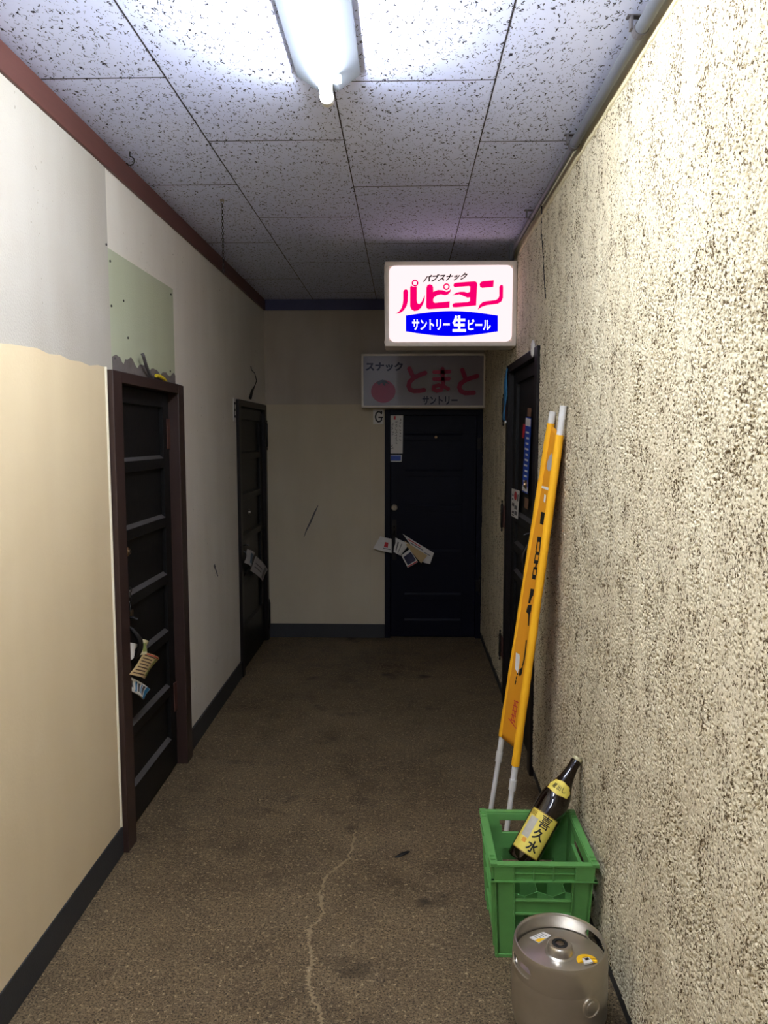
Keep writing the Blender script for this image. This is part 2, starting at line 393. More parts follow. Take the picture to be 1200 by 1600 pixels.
mb = MB(); mb.box((XL-.12, YB, ZC+.006), (XR+.12, YE+.1, ZC+.05))
struct(mb.build('ceiling', M['backing'])); ce = bpy.data.objects['ceiling']
seams = [XL, -.706, -.218, .267, XR+.03]; first = [2.36, 2.85, 2.40, 2.88]
mb = MB()
for i in range(4):
    y = first[i]-.965*6
    while y < YE:
        a, b = max(y, YB), min(y+.965, YE+.05)
        if b > a+.02: mb.box((seams[i]+.0012, a+.0015, ZC), (seams[i+1]-.0012, b-.0015, ZC+.01))
        y += .965
mb.build('ceiling_tile', M['ceiling'], ce, bevel=.002)

mb = MB(); jw = .0018
for i in range(4):
    if i: mb.box((seams[i]-jw, YB, ZC-.0004), (seams[i]+jw, YE, ZC+.004))
    y = first[i]-.965*6
    while y < YE:
        if y > YB: mb.box((seams[i]+.002, y-jw, ZC-.0004), (seams[i+1]-.002, y+jw, ZC+.004))
        y += .965
mb.build('ceiling_joint', M['backing'], ce)

# left wall with two door openings
BH0 = .112
D1 = (2.80, 3.70, 1.845); D2 = (4.98, 5.98, 1.845)
mb = MB(); T = .14
y = YB
for d in (D1, D2):
    mb.box((XL-T, y, 0), (XL, d[0]+.02, ZC+.02)); mb.box((XL-T, d[0]+.02, d[2]-.02), (XL, d[1]-.02, ZC+.02)); y = d[1]-.02
mb.box((XL-T, y, 0), (XL, YE+.1, ZC+.02))
struct(mb.build('wall_left', M['wall_far']))
mb = MB(); mb.box((XL-.001, YB, 1.80), (XL+.003, 2.862, ZC)); struct(mb.build('wall_left_upper', M['wall_upper']))
# smooth cream lining on the lower part up to the first door, ragged top edge
mb = MB(); n = 90; top = []
for i in range(n+1):
    yy = YB+(2.80-YB)*i/n; top.append((yy, 1.853+random.uniform(-.005, .005)+.004*math.sin(i*.7)))
for (y0, z0), (y1, z1) in zip(top, top[1:]):
    mb.hexa([(XL, y0, 0), (XL+.007, y0, 0), (XL+.007, y1, 0), (XL, y1, 0), (XL, y0, z0), (XL+.007, y0, z0), (XL+.007, y1, z1), (XL, y1, z1)])
struct(mb.build('wall_left_lower', M['wall_lower']))
mb = MB(); mb.tube([(XL+.004, 2.789, BH0), (XL+.004, 2.789, 1.853)], .0085, 10); struct(mb.build('trim_4', M['edge_strip'], smooth=True))
# greenish repaint above the first door and the broken mortar along its foot
gy0, gy1 = 2.862, 3.655
mb = MB(); mb.box((XL, gy0, 1.85), (XL+.003, gy1, 2.29))
gp = struct(mb.build('wall_left_patch', M['patch']))
mb = MB(); k = 40; prev = None
for i in range(k+1):
    yy = gy0+.005+(gy1-gy0-.01)*i/k
    zz = 1.87+.035*abs(math.sin(i*.42+.8))*(1.0 if i < 13 else .55)+random.uniform(0, .012)
    if prev: mb.hexa([(XL+.002, prev[0], 1.84), (XL+.0055, prev[0], 1.84), (XL+.0055, yy, 1.84), (XL+.002, yy, 1.84), (XL+.002, prev[0], prev[1]), (XL+.0055, prev[0], prev[1]), (XL+.0055, yy, zz), (XL+.002, yy, zz)])
    prev = (yy, zz)
mb.build('exposed_mortar', M['mortar'], gp)
mb = MB()
for px, py in ((166,382),(172,408),(174,478),(179,560),(267,460),(266,580),(193,470),(200,528)):
    p = at(px, py, X=XL+.004); mb.tube([(XL, p.y, p.z), (XL+.006, p.y, p.z)], .0045, 8)
mb.build('nail', M['dark_cable'], gp)
mb = MB()
for a, b in (((334, 884), (340, 900)), ((335, 882), (336, 890))):
    p, q = at(*a, X=XL+.001), at(*b, X=XL+.001); mb.tube([p, p.lerp(q, .5)+Vector((0, .01, 0)), q], .004, 6)
mb.build('scuff_mark', M['print_grey'], bpy.data.objects['wall_left'])

# end wall with the doorway
D4 = (-.155, XR, 1.812)
mb = MB()
mb.box((XL-.1, YE, 0), (D4[0]+.02, YE+.12, ZC+.02)); mb.box((D4[0]+.02, YE, D4[2]-.02), (XR+.1, YE+.12, ZC+.02))
we = struct(mb.build('wall_end', M['wall_end']))
mb = MB(); mb.box((XL, YE-.004, 0), (-.27, YE, 1.853)); mb.box((-.268, YE-.006, 0), (D4[0], YE, 1.853))
struct(mb.build('wall_end_lower', M['wall_end_low']))
mb = MB()
sc = [at(497, 790, Y=YE-.004), at(492, 800, Y=YE-.004), at(485, 816, Y=YE-.004), at(479, 828, Y=YE-.004), at(475, 839, Y=YE-.004)]
mb.tube(sc, [.003, .007, .008, .006, .002], 6); mb.build('scuff_mark', M['print_grey'], we)

# right wall: backing with the doorway, cream band at the head, stucco relief in front
D3 = (3.52, 4.56, 2.01)
mb = MB()
mb.box((XR+.004, YB, 0), (XR+T, D3[0]+.02, ZC+.02)); mb.box((XR+.004, D3[0]+.02, D3[2]-.02), (XR+T, D3[1]-.02, ZC+.02)); mb.box((XR+.004, D3[1]-.02, 0), (XR+T, YE+.1, ZC+.02))
struct(mb.build('wall_right_backing', M['cream_band']))
def stucco_patch(ys, zs, topcut=None):
    Yg, Zg = np.meshgrid(ys, zs, indexing='ij')
    H = stucco_height(Yg, Zg)
    Xg = XR + .0024 - .0090*H
    V = np.stack([Xg, Yg, Zg], -1).reshape(-1, 3); ny, nz = len(ys), len(zs)
    i, j = np.meshgrid(np.arange(ny-1), np.arange(nz-1), indexing='ij'); a = (i*nz+j).ravel()
    return V, np.stack([a, a+1, a+nz+1, a+nz], -1)
def ramp(a, b, s0, s1):
    out = [a]
    while out[-1] < b: t = (out[-1]-a)/(b-a); out.append(out[-1]+s0*(1-t)+s1*t)
    out[-1] = b; return np.array(out)
Vs, Fs, off = [], [], 0
ZTOP = 2.575
for ys, zs in ((ramp(YB, 1.1, .03, .012), np.arange(.05, ZTOP+.001, .012)),
               (ramp(1.1, 2.2, .0020, .0030), np.arange(.05, ZTOP+.001, .0022)),
               (ramp(2.2, D3[0], .0034, .0060), np.arange(.05, ZTOP+.001, .0036)),
               (ramp(D3[0], D3[1], .009, .012), np.arange(D3[2]-.005, ZTOP+.001, .009)),
               (ramp(D3[1], YE, .013, .018), np.arange(.05, ZTOP+.001, .013))):
    v, f = stucco_patch(ys, zs); Vs.append(v); Fs.append(f+off); off += len(v)
V = np.concatenate(Vs); Fa = np.concatenate(Fs)
me = bpy.data.meshes.new('wall_right'); me.vertices.add(len(V)); me.vertices.foreach_set('co', V.ravel())
me.loops.add(Fa.size); me.loops.foreach_set('vertex_index', Fa.ravel())
me.polygons.add(len(Fa)); me.polygons.foreach_set('loop_start', np.arange(0, Fa.size, 4)); me.polygons.foreach_set('loop_total', np.full(len(Fa), 4))
me.update(calc_edges=True); me.polygons.foreach_set('use_smooth', np.ones(len(Fa), bool))
struct(link('wall_right', me, M['stucco']))

# baseboards and ceiling trims
BH = .112
mb = MB()
mb.box((XL, YB, 0), (XL+.011, 2.80, BH)); mb.box((XL, 3.70, 0), (XL+.011, 4.98, BH))
struct(mb.build('baseboard_left', M['base'], bevel=.003))
mb = MB(); mb.box((XL, YE-.014, 0), (D4[0], YE, BH)); struct(mb.build('baseboard_end', M['base'], bevel=.003))
mb = MB(); mb.box((XR-.001, YB, 0), (XR+.004, D3[0], .056)); mb.box((XR-.006, D3[1], 0), (XR+.004, YE, .062)); struct(mb.build('baseboard_right', M['base'], bevel=.002))
mb = MB(); mb.box((XL, YB, ZC-.082), (XL+.014, YE, ZC-.001)); struct(mb.build('trim_1', M['trim'], bevel=.003))
mb = MB(); mb.box((XL+.014, YE-.014, ZC-.082), (XR, YE, ZC-.001)); struct(mb.build('trim_2', M['trim_blue'], bevel=.003))
# ragged cream plaster bead along the head of the right wall
mb = MB(); pts = []; yy = YB
while yy < 4.2:
    pts.append((XR-.004, yy, ZTOP+.002+random.uniform(-.004, .004))); yy += .03
mb.tube(pts, [.007+random.uniform(-.002, .002) for _ in pts], 8); struct(mb.build('trim_3', M['cream_band'], smooth=True))

# ------------------------------------------------------------------ doors
def door(name, T, w0, w1, top, fw, ledges, leaf_mat, frame_mat, rec, proud=.03, first=None, dep=.018, stile=.085, sill_mat=None):
    """T(w, d, z) -> world; d points into the corridor from the wall face"""
    P = lambda w, d, z: Vector(T(w, d, z))
    root = sroot(name, P((w0+w1)/2, 0, 0))
    def bx(mb, w_0, w_1, d0, d1, z0, z1):
        return mb.hexa([P(w_0,d0,z0),P(w_1,d0,z0),P(w_1,d1,z0),P(w_0,d1,z0),P(w_0,d0,z1),P(w_1,d0,z1),P(w_1,d1,z1),P(w_0,d1,z1)])
    mb = MB()
    bx(mb, w0, w0+fw, -.11, proud, 0, top); bx(mb, w1-fw, w1, -.11, proud, 0, top); bx(mb, w0+fw, w1-fw, -.11, proud, top-.042, top)
    bx(mb, w0+.01, w1-.01, -.11, -.09, 0, top-.005)  # unseen backing added behind the leaf, blocks light through the gaps
    mb.build('door_frame', frame_mat, root, bevel=.003)
    l0, l1, lt = w0+fw+.003, w1-fw-.003, top-.045; f = -rec
    mb = MB()
    bx(mb, l0, l1, f-.04, f-dep, .008, lt)
    bx(mb, l0, l0+stile, f-dep, f, .008, lt); bx(mb, l1-stile, l1, f-dep, f, .008, lt)
    prev_top = lt
    first = first or lt-.07
    zs = sorted(ledges, reverse=True); rails = [(first, lt)]
    for i, z in enumerate(zs):
        nxt = z-.045; rails.append((nxt if i < len(zs)-1 else .008, z))
    for a, b in rails: bx(mb, l0+stile, l1-stile, f-dep, f, a, b)
    mb.build('door_leaf', leaf_mat, root, bevel=.002)
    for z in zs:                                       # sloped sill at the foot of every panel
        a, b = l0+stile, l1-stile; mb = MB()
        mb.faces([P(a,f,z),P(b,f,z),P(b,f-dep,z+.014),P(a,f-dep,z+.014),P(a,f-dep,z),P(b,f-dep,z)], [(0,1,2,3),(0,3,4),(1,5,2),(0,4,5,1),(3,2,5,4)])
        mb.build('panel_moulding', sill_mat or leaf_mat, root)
    return root, P, bx
def hinge(root, P, bx, wj, z, side, d, h=.11, plate=.05, m=None):
    mb = MB(); bx(mb, wj-plate if side > 0 else wj, wj if side > 0 else wj+plate, d, d+.004, z-h/2, z+h/2)
    h0 = mb.build('hinge', m or M['hinge'], root, bevel=.001)
    q = MB(); w = wj
    q.tube([P(w, d+.008, z-h/2-.03), P(w, d+.008, z-h/2-.022), P(w, d+.008, z-h/2-.012), P(w, d+.008, z-h/2), P(w, d+.008, z+h/2), P(w, d+.008, z+h/2+.012), P(w, d+.008, z+h/2+.022), P(w, d+.008, z+h/2+.03)],
           [.002, .006, .003, .008, .008, .003, .006, .002], 10)
    q.build('hinge_pin', M['iron'], h0, smooth=True)

TL = lambda w, d, z: (XL+d, w, z)
TR = lambda w, d, z: (XR-d, w, z)
TE = lambda w, d, z: (w, YE-d, z)
d1, P1, b1 = door('door_1', TL, D1[0], D1[1], D1[2], .088, [1.503, 1.229, .96, .69, .42, .16], M['leaf'], M['frame'], .02, first=1.735, sill_mat=M['ledge_glint'])
for z in (1.615, .35): hinge(d1, P1, b1, 3.622, z, 1, -.018, h=.14, plate=.055)
d2, P2, b2 = door('door_2', TL, D2[0], D2[1], D2[2], .06, [1.49, 1.21, .93, .65, .30], M['leaf'], M['frame_dark'], .008, first=1.72, proud=.02, stile=.1)
for z in (1.615, .216): hinge(d2, P2, b2, 5.93, z, 1, .021, h=.17, plate=.05, m=M['iron'])
d3, P3, b3 = door('door_3', TR, D3[0], D3[1], D3[2], .075, [1.17, 1.0, .84, .30], M['leaf'], M['frame_dark'], .012, first=1.90, proud=.02, stile=.11, sill_mat=M['ledge_glint'])
for z in (1.76, 1.13, .34): hinge(d3, P3, b3, 4.60, z, 1, .022, h=.13, plate=.085)
d4, P4, b4 = door('door_4', TE, D4[0], D4[1]-.004, D4[2], .045, [1.615, 1.335, 1.06, .70, .35, .14], M['navy'], M['navy'], .012, first=1.64, proud=.012, dep=.006, stile=.11)
for z in (1.55, .43): hinge(d4, P4, b4, D4[1]-.02, z, 1, .013, h=.09, plate=.03, m=M['iron'])

def lock(root, c, nrm, r, m, name='door_lock'):
    nrm = Vector(nrm).normalized(); q = nrm.to_track_quat('Z', 'Y').to_matrix().to_4x4(); mt = Matrix.Translation(c) @ q
    o = MB().lathe([(0, 0), (r, 0), (r, .006), (r*.8, .010), (r*.62, .010), (r*.55, .016), (0, .016)], 20, mt).build(name, m, root, smooth=True)
    k = MB(); k.box((-.0015, -r*.3, .0155), (.0015, r*.3, .017)); k.bm.transform(mt); k.build('keyhole', M['black'], o); return o
lock(d1, at(197.5, 862, X=XL-.02), (1, 0, 0), .019, M['brass'])
lock(d2, at(388, 800, X=XL-.008), (1, 0, 0), .02, M['steel'])
lock(d3, at(823, 757, X=XR+.012), (-1, 0, 0), .024, M['brass'])
lock(d4, at(616, 793, Y=YE+.012), (0, -1, 0), .026, M['steel'])
MB().lathe([(0, 0), (.012, 0), (.012, .006), (.007, .008), (0, .006)], 16, Matrix.Translation(at(681, 683, Y=YE+.012)) @ Matrix.Rotation(PI/2, 4, 'X')).build('door_viewer', M['brass'], d4, smooth=True)
def pull(root, P, w, z0, z1, f, m, bow=.05):
    """thumb-latch pull: back plate, bowed grip, thumb piece"""
    mb = MB(); n = 10
    mb.hexa([P(w-.018,f,z0-.05),P(w+.018,f,z0-.05),P(w+.018,f+.004,z0-.05),P(w-.018,f+.004,z0-.05),P(w-.018,f,z1+.09),P(w+.018,f,z1+.09),P(w+.018,f+.004,z1+.09),P(w-.018,f+.004,z1+.09)])
    o = mb.build('door_handle', m, root, bevel=.001)
    g = MB(); g.tube([P(w, f+.003+bow*math.sin(PI*k/n)**.7, z1+(z0-z1)*k/n) for k in range(n+1)], [.008+.004*math.sin(PI*k/n) for k in range(n+1)], 10)
    g.build('grip', m, o, smooth=True)
    g = MB(); g.tube([P(w, f, z1+.03), P(w, f+.03, z1+.036), P(w, f+.05, z1+.028)], [.006, .007, .004], 8); g.build('thumb_latch', m, o, smooth=True)
    return o
pull(d1, P1, 2.975, .70, .85, -.02, M['iron'], .055)
pull(d2, P2, 5.12, .66, .84, -.008, M['iron'], .05)
pull(d3, P3, 3.70, .92, 1.10, -.012, M['iron'], .05)
w4 = at(616, 840, Y=YE).x; pull(d4, P4, w4, .68, .86, -.012, M['iron'], .045)

# hasp and padlock hanging on the first door
pc = at(202, 950, X=XL-.012)
t = thing('padlock', 'small grey padlock hanging from a chain on the near left door', 'padlock', pc+Vector((0, 0, -.03)))
mb = MB(); mb.box(pc+Vector((0, -.014, -.036)), pc+Vector((.012, .016, -.008))); mb.build('lock_body', M['steel'], t, bevel=.002)
mb = MB()
mb.tube([pc+Vector((.006, -.009+.018*k/8, -.008+.02*math.sin(PI*k/8))) for k in range(9)], .0022, 8); mb.build('shackle', M['iron'], t, smooth=True)
mb = MB()
for k in range(4):
    c = pc+Vector((.004, -.004+.003*k, .018+.018*k)); n = 10
    ax = (Vector((0, 1, 0)), Vector((1, 0, 0)))[k % 2]
    mb.tube([c+ax*(.006*math.cos(2*PI*j/n))+Vector((0, 0, .011*math.sin(2*PI*j/n))) for j in range(n+1)], .0017, 6, caps=False)
mb.build('chain', M['iron'], t, smooth=True)

# ------------------------------------------------------------------ fluorescent lamp
LX = -.222; y0, y1 = 1.02, 2.325
lamp = t = thing('fluorescent_lamp', 'lit fluorescent tube lamp with white sloped batten on the ceiling', 'ceiling lamp', (LX, (y0+y1)/2, ZC))
prof = [(-.092, 0), (-.092, -.016), (-.032, -.058), (.032, -.058), (.092, -.016), (.092, 0)]
mb = MB()
mb.prism([(LX+x, y0, ZC+z) for x, z in prof], (0, y1-y0, 0)); mb.build('lamp_housing', M['fixture'], t, bevel=.002)
for yy, s in ((y0+.03, 1), (y1-.045, -1)):
    mb = MB(); mb.box((LX-.016, yy-.012, ZC-.10), (LX+.016, yy+.012, ZC-.056)); mb.lathe([(0, -.012), (.02, -.012), (.02, .012), (0, .012)], 20, Matrix.Translation((LX, yy, ZC-.098)) @ Matrix.Rotation(PI/2, 4, 'X'))
    mb.build('lamp_socket', M['white_plastic'], t, bevel=.002)
mb = MB(); mb.tube([(LX, y0+.045, ZC-.098), (LX, y1-.06, ZC-.098)], .0155, 16)
mb.build('fluorescent_tube', M['tube'], t, smooth=True)
mb = MB(); mb.box((LX+.02, y1-.10, ZC-.072), (LX+.045, y1-.075, ZC-.056)); mb.build('starter', M['white_plastic'], t, bevel=.003)

# unseen copy of the lamp, added behind the viewer to brighten near floor and walls
t = lamp.copy(); COL.objects.link(t); t.location.y -= 2.0
t['label'] = 'added fluorescent fill lamp behind the viewer, out of view'
for c in list(lamp.children):
    k = c.copy(); COL.objects.link(k); k.parent = t

# ------------------------------------------------------------------ lit sign box above the right door
SY = 4.28
s00, s10, s11, s01 = (at(x, y, Y=SY) for x, y in ((600.5, 540.5), (807, 541.5), (809, 408.5), (602, 407)))
sx0, sx1, sz0, sz1 = (s00.x+s01.x)/2, min((s10.x+s11.x)/2, XR-.008), (s00.z+s10.z)/2, (s01.z+s11.z)/2
t = thing('sign_box', 'lit white sign box with pink and blue lettering on the right wall', 'sign', ((sx0+sx1)/2, SY+.1, sz0))
fr, dp = .026, .20
mb = MB()
mb.box((sx0, SY, sz0), (sx1, SY+dp, sz0+fr)); mb.box((sx0, SY, sz1-fr), (sx1, SY+dp, sz1)); mb.box((sx0, SY, sz0+fr), (sx0+fr, SY+dp, sz1-fr)); mb.box((sx1-fr, SY, sz0+fr), (sx1, SY+dp, sz1-fr))
mb.box((sx0+fr, SY+dp-.01, sz0+fr), (sx1-fr, SY+dp, sz1-fr)); mb.build('sign_housing', M['sign_frame'], t, bevel=.004)
mb = MB()
def rrect(x0, x1, z0, z1, r, y, n=6):
    out = []
    for cx, cz, a in ((x1-r, z1-r, 0), (x0+r, z1-r, PI/2), (x0+r, z0+r, PI), (x1-r, z0+r, 3*PI/2)):
        for k in range(n+1): out.append(Vector((cx+r*math.cos(a+PI/2*k/n), y, cz+r*math.sin(a+PI/2*k/n))))
    return out
mb.prism(rrect(sx0+.024, sx1-.024, sz0+.024, sz1-.024, .032, SY-.004), (0, .012, 0)); mb.build('light_panel', M['sign_light'], t)
PY = SY-.0045
zz = lambda u, v: at(610+u/6.316, 410+v/6.316, Y=PY)
pink = MB(); of = (0, -.0012, 0)
for poly in (
    [(127,290),(135,272),(152,265),(168,272),(174,292),(172,380),(160,430),(130,475),(95,500),(52,506),(85,485),(110,450),(122,410),(127,370)],
    [(195,245),(203,228),(215,235),(235,241),(260,237),(260,380),(268,405),(285,412),(305,395),(322,360),(340,322),(338,360),(325,405),(300,450),(270,475),(235,480),(208,465),(195,435)],
    [(355,250),(365,225),(390,215),(412,225),(422,245),(423,290),(470,272),(515,275),(555,290),(580,280),(595,262),(592,290),(570,315),(540,325),(500,315),(460,325),(430,345),(421,370),(425,392),(440,400),(585,385),(583,447),(380,462),(360,455),(353,435)],
    [(620,225),(630,205),(655,200),(830,187),(850,195),(856,215),(846,425),(650,444),(620,443),(610,425),(618,408),(640,400),(765,392),(785,380),(785,345),(760,348),(720,330),(680,315),(612,325),(650,300),(690,290),(730,290),(760,300),(785,290),(788,240),(775,234),(660,242),(630,245)],
    [(880,215),(890,195),(915,185),(1020,177),(1015,242),(905,252),(885,240)],
    [(1075,240),(1090,222),(1108,225),(1112,245),(1110,350),(1095,385),(1060,408),(950,422),(900,440),(862,466),(880,420),(910,392),(950,383),(1040,372),(1065,355),(1075,330)]):
    pink.prism([zz(*p) for p in poly], of)
ux = Vector((1, 0, 0)); uz = Vector((0, 0, 1)); k_ = (zz(100, 0)-zz(0, 0)).x/100
for u, v, ro, ri in ((243, 204, 33, 20), (553, 240, 32, 19)): ring_poly(pink, zz(u, v), ux, uz, ro*k_, ri*k_, of)
pink.build('pink_lettering', M['sign_pink'], t)
mb = MB(); poly = []
for k in range(17): u = 152+908*k/16; poly.append(zz(u, 525-45*math.sin(PI*k/16)))
for k in range(17): u = 1060-908*k/16; poly.append(zz(u, 681+47*math.sin(PI*k/16)))
mb.prism(poly, of); mb.build('blue_band', M['sign_blue'], t)
PY = SY-.0062
mb = MB()
tq = lambda mb, s, u0, v0, u1, v1, **k: text_quad(mb, s, zz(u0, v1), zz(u1, v1), zz(u0, v0), zz(u1, v0), **k)
tq(mb, 'サントリー', 215, 560, 585, 670, bold=.032); tq(mb, '生', 610, 522, 745, 686, bold=.045); tq(mb, 'ビール', 765, 560, 990, 670, bold=.032)
mb.build('white_lettering', M['sign_white'], t)
mb = MB(); text_quad(mb, 'パブスナック', zz(316, 200), zz(742, 172), zz(345, 122), zz(772, 95), bold=.045, shear=.0)
mb.build('black_lettering', M['black'], t)
for a_, b_ in (((sx1-.03, SY+.08, sz1), (sx1-.005, SY+.12, ZC)), ((sx1, SY+.05, sz1-.12), (XR+.001, SY+.09, sz1-.06)), ((sx1, SY+.05, sz0+.06), (XR+.001, SY+.09, sz0+.12))): MB().box(a_, b_).build('bracket', M['conduit'], t)

# ------------------------------------------------------------------ unlit sign over the end door
TY = 5.90
zt = lambda u, v: at(560+u/5.4545, 540+v/5.4545, Y=TYP)
TYP = TY
a, b = zt(30, 525), zt(1103, 72)
t = thing('wall_sign', 'unlit white sign with red round fruit above the dark end door', 'sign', ((a.x+b.x)/2, TY+.06, a.z))
bx1 = min(b.x, XR-.006)
mb = MB(); mb.box((a.x, TY, a.z), (bx1, YE-.001, b.z)); mb.build('sign_housing', M['dull_white'], t, bevel=.004)
mb = MB(); r_ = .012
for p, q in (((a.x-.004, a.z-.004), (bx1+.002, a.z+r_)), ((a.x-.004, b.z-r_), (bx1+.002, b.z+.004)), ((a.x-.004, a.z), (a.x+r_, b.z)), ((bx1-r_, a.z), (bx1+.002, b.z))):
    mb.box((p[0], TY-.006, p[1]), (q[0], TY+.004, q[1]))
mb.build('sign_edge', M['sign_frame'], t, bevel=.002)
TYP = TY-.0008; of2 = (0, -.0016, 0); w_ = 38*(zt(100, 0)-zt(0, 0)).x/100
mb = MB()
for pts, w in (([(435,197),(450,235),(470,268)], w_), ([(568,234),(520,252),(470,276),(436,310),(428,345),(440,375),(475,388),(515,386),(558,380)], w_),
               ([(645,226),(775,222)], w_*.85), ([(645,285),(770,282)], w_*.85), ([(718,198),(722,345)], w_*.85), ([(722,345),(705,378),(668,386),(640,372),(645,348),(685,338),(725,348),(765,368)], w_*.85),
               ([(886,208),(896,240),(908,270)], w_), ([(1012,260),(960,276),(908,296),(870,325),(860,355),(872,388),(910,405),(982,402)], w_)):
    thick_stroke(mb, [zt(*p) for p in pts], w, of2)
mb.build('red_lettering', M['dull_pink'], t)
mb = MB(); mb.prism([zt(212+104*math.cos(2*PI*k/40), 390-97*math.sin(2*PI*k/40)*(1 if k < 20 else 1.0)) for k in range(40)], of2); mb.build('fruit_picture', M['dull_pink'], t)
TYP = TY-.003; mb = MB()
mb.prism([zt(*p) for p in ((150,318),(175,300),(205,291),(235,298),(268,330),(232,320),(222,345),(200,318),(178,335))], of2); mb.build('fruit_leaf', M['dull_navy'], t)
mb = MB()
text_quad(mb, 'スナック', zt(60, 218), zt(380, 218), zt(60, 140), zt(380, 140), bold=.045); text_quad(mb, 'サントリー', zt(545, 505), zt(845, 505), zt(545, 430), zt(845, 430), bold=.03)
mb.build('blue_lettering', M['dull_navy'], t)

# ------------------------------------------------------------------ plates and stickers
def flat(name, label, cat, corners, off, m, group=None, plane=None):
    off = Vector(off); c = [Vector(p) for p in corners]
    ctr = sum(c, Vector())/len(c); t = thing(name, label, cat, ctr, group)
    MB().prism(c, off).build('backing', m, t); return t, c, off
def on(c, u, v):                                       # bilinear point of a 4-corner sheet: c = bl, br, tr, tl
    return (c[0]*(1-u)+c[1]*u)*(1-v)+(c[3]*(1-u)+c[2]*u)*v
def marks(t, c, off, rects, m, name):
    mb = MB(); o = off*1.3
    for u0, v0, u1, v1 in rects: mb.prism([on(c, u0, v0)+off, on(c, u1, v0)+off, on(c, u1, v1)+off, on(c, u0, v1)+off], off*.4)
    return mb.build(name, m, t)
yk = YE-.0065
t, c, off = flat('letter_plate', 'small white plate with a black letter G beside the end door', 'plate', [at(x, y, Y=yk) for x, y in ((583,662.5),(599.3,662.5),(599.3,640),(583,640))], (0, -.003, 0), M['paper'])
mb = MB()
for p in ([(.80,.72),(.66,.84),(.48,.85),(.30,.74),(.22,.50),(.30,.26),(.48,.15),(.66,.17),(.80,.26),(.80,.46)], [(.56,.46),(.90,.46)], [(.80,.72),(.82,.84)]):
    thick_stroke(mb, [on(c, u, v)+off for u, v in p], .011, (0, -.001, 0))
mb.build('letter', M['black'], t)
yk = YE+.012
t, c, off = flat('notice_sticker', 'tall white notice with vertical writing on the end door', 'sticker', [at(x, y, Y=yk) for x, y in ((608.5,708.5),(629,708.5),(630,647),(609,647))], (0, -.0012, 0), M['paper'])
R = []
for u, a, b, n in ((.80, .86, .26, 7), (.50, .80, .20, 9), (.22, .74, .42, 5), (.20, .22, .06, 3)):
    for k in range(n):
        v = a+(b-a)*k/n
        for _ in range(3):
            du, dv = random.uniform(-.06, .06), random.uniform(-.02, .02); wu, wv = random.choice(((.10, .008), (.03, .028)))
            R.append((u+du-wu/2, v+dv-wv/2, u+du+wu/2, v+dv+wv/2))
marks(t, c, off, R, M['black'], 'small_writing'); marks(t, c, off, [(.30, .86, .44, .95)], M['sticker_red'], 'red_mark')
t, c, off = flat('door_sticker', 'small blue sticker with white border below the tall notice', 'sticker', [at(x, y, Y=yk) for x, y in ((609,721.5),(627.5,721.5),(628,710.5),(609,710.5))], (0, -.0012, 0), M['paper'])
marks(t, c, off, [(.07, .16, .92, .9)], M['sticker_blue'], 'blue_field')

xk = XR+.012
t, c, off = flat('strip_sticker', 'long narrow blue sticker with white ends on the right door', 'sticker', [at(x, y, X=xk) for x, y in ((816,768),(824.5,772),(830,653),(822,651))], (-.0012, 0, 0), M['sticker_blue'])
marks(t, c, off, [(.02, .885, .98, .985), (.02, .02, .98, .09)], M['paper'], 'white_end')
marks(t, c, off, [(.15+.08*(k % 3), .14+.072*k, .80-.06*(k % 2), .165+.072*k) for k in range(10)], M['paper'], 'small_writing')
t, c, off = flat('tape_strip', 'short brown tape strip above the long blue sticker on the right door', 'tape', [at(x, y, X=xk) for x, y in ((824,650),(829.5,651),(830.5,638),(825,637))], (-.001, 0, 0), M['tape_brown'])
t, c, off = flat('tape_strip', 'short brown tape strip below the long blue sticker on the right door', 'tape', [at(x, y, X=xk) for x, y in ((819.5,793),(824.5,796),(826,780),(820.5,777))], (-.001, 0, 0), M['tape_brown'])
t, c, off = flat('red_sticker', 'narrow red sticker left of the long blue sticker', 'sticker', [at(x, y, X=xk) for x, y in ((816,684),(819,685),(821,664),(818,662))], (-.001, 0, 0), M['sticker_red'])
t, c, off = flat('notice_card', 'white card with a red circle on the right door', 'sticker', [at(x, y, X=xk) for x, y in ((798,805),(809,811),(812,767),(800,763))], (-.0015, 0, 0), M['paper'])
marks(t, c, off, [(.12, .60, .3, .66), (.12, .74, .3, .80), (.8, .62, .92, .86), (.15, .38, .45, .50), (.5, .30, .85, .44), (.2, .12, .48, .20), (.55, .10, .9, .24), (.2, .04, .5, .08)], M['print_grey'], 'small_writing')
mb = MB(); mb.prism([on(c, .55+.17*math.cos(2*PI*k/20), .78+.16*math.sin(2*PI*k/20))+off*1.01 for k in range(20)], off*.5); mb.build('red_circle', M['sticker_red'], t)
# curled sky blue poster on the far jamb of the right door
t = thing('poster', 'curled sky blue poster hanging at the far jamb of the right door', 'poster', at(797, 625, X=XR-.03))
mb = MB(); n = 14; A = []
for i in range(n+1):
    v = i/n; pz = 1.69+.30*v
    for j in range(5):
        u = j/4; A.append((XR-.024-.010*math.sin(PI*u)*(.4+.6*math.sin(v*2.6))-.014*(1-v)-.004*math.sin(9*v+3*u), 4.47+.07*u, pz+.02*u))
mb.faces(A, [(i*5+j, i*5+j+1, (i+1)*5+j+1, (i+1)*5+j) for i in range(n) for j in range(4)])
o = mb.build('poster_sheet', M['sticker_cyan'], t, smooth=True); sm = o.modifiers.new('thickness', 'SOLIDIFY'); sm.thickness = .0012
mb = MB(); pp = Vector((XR-.03, 4.50, 1.68)); mb.box(pp+Vector((-.004, -.03, 0)), pp+Vector((.002, .045, .016))); mb.build('poster_rail', M['white_plastic'], t, bevel=.002)
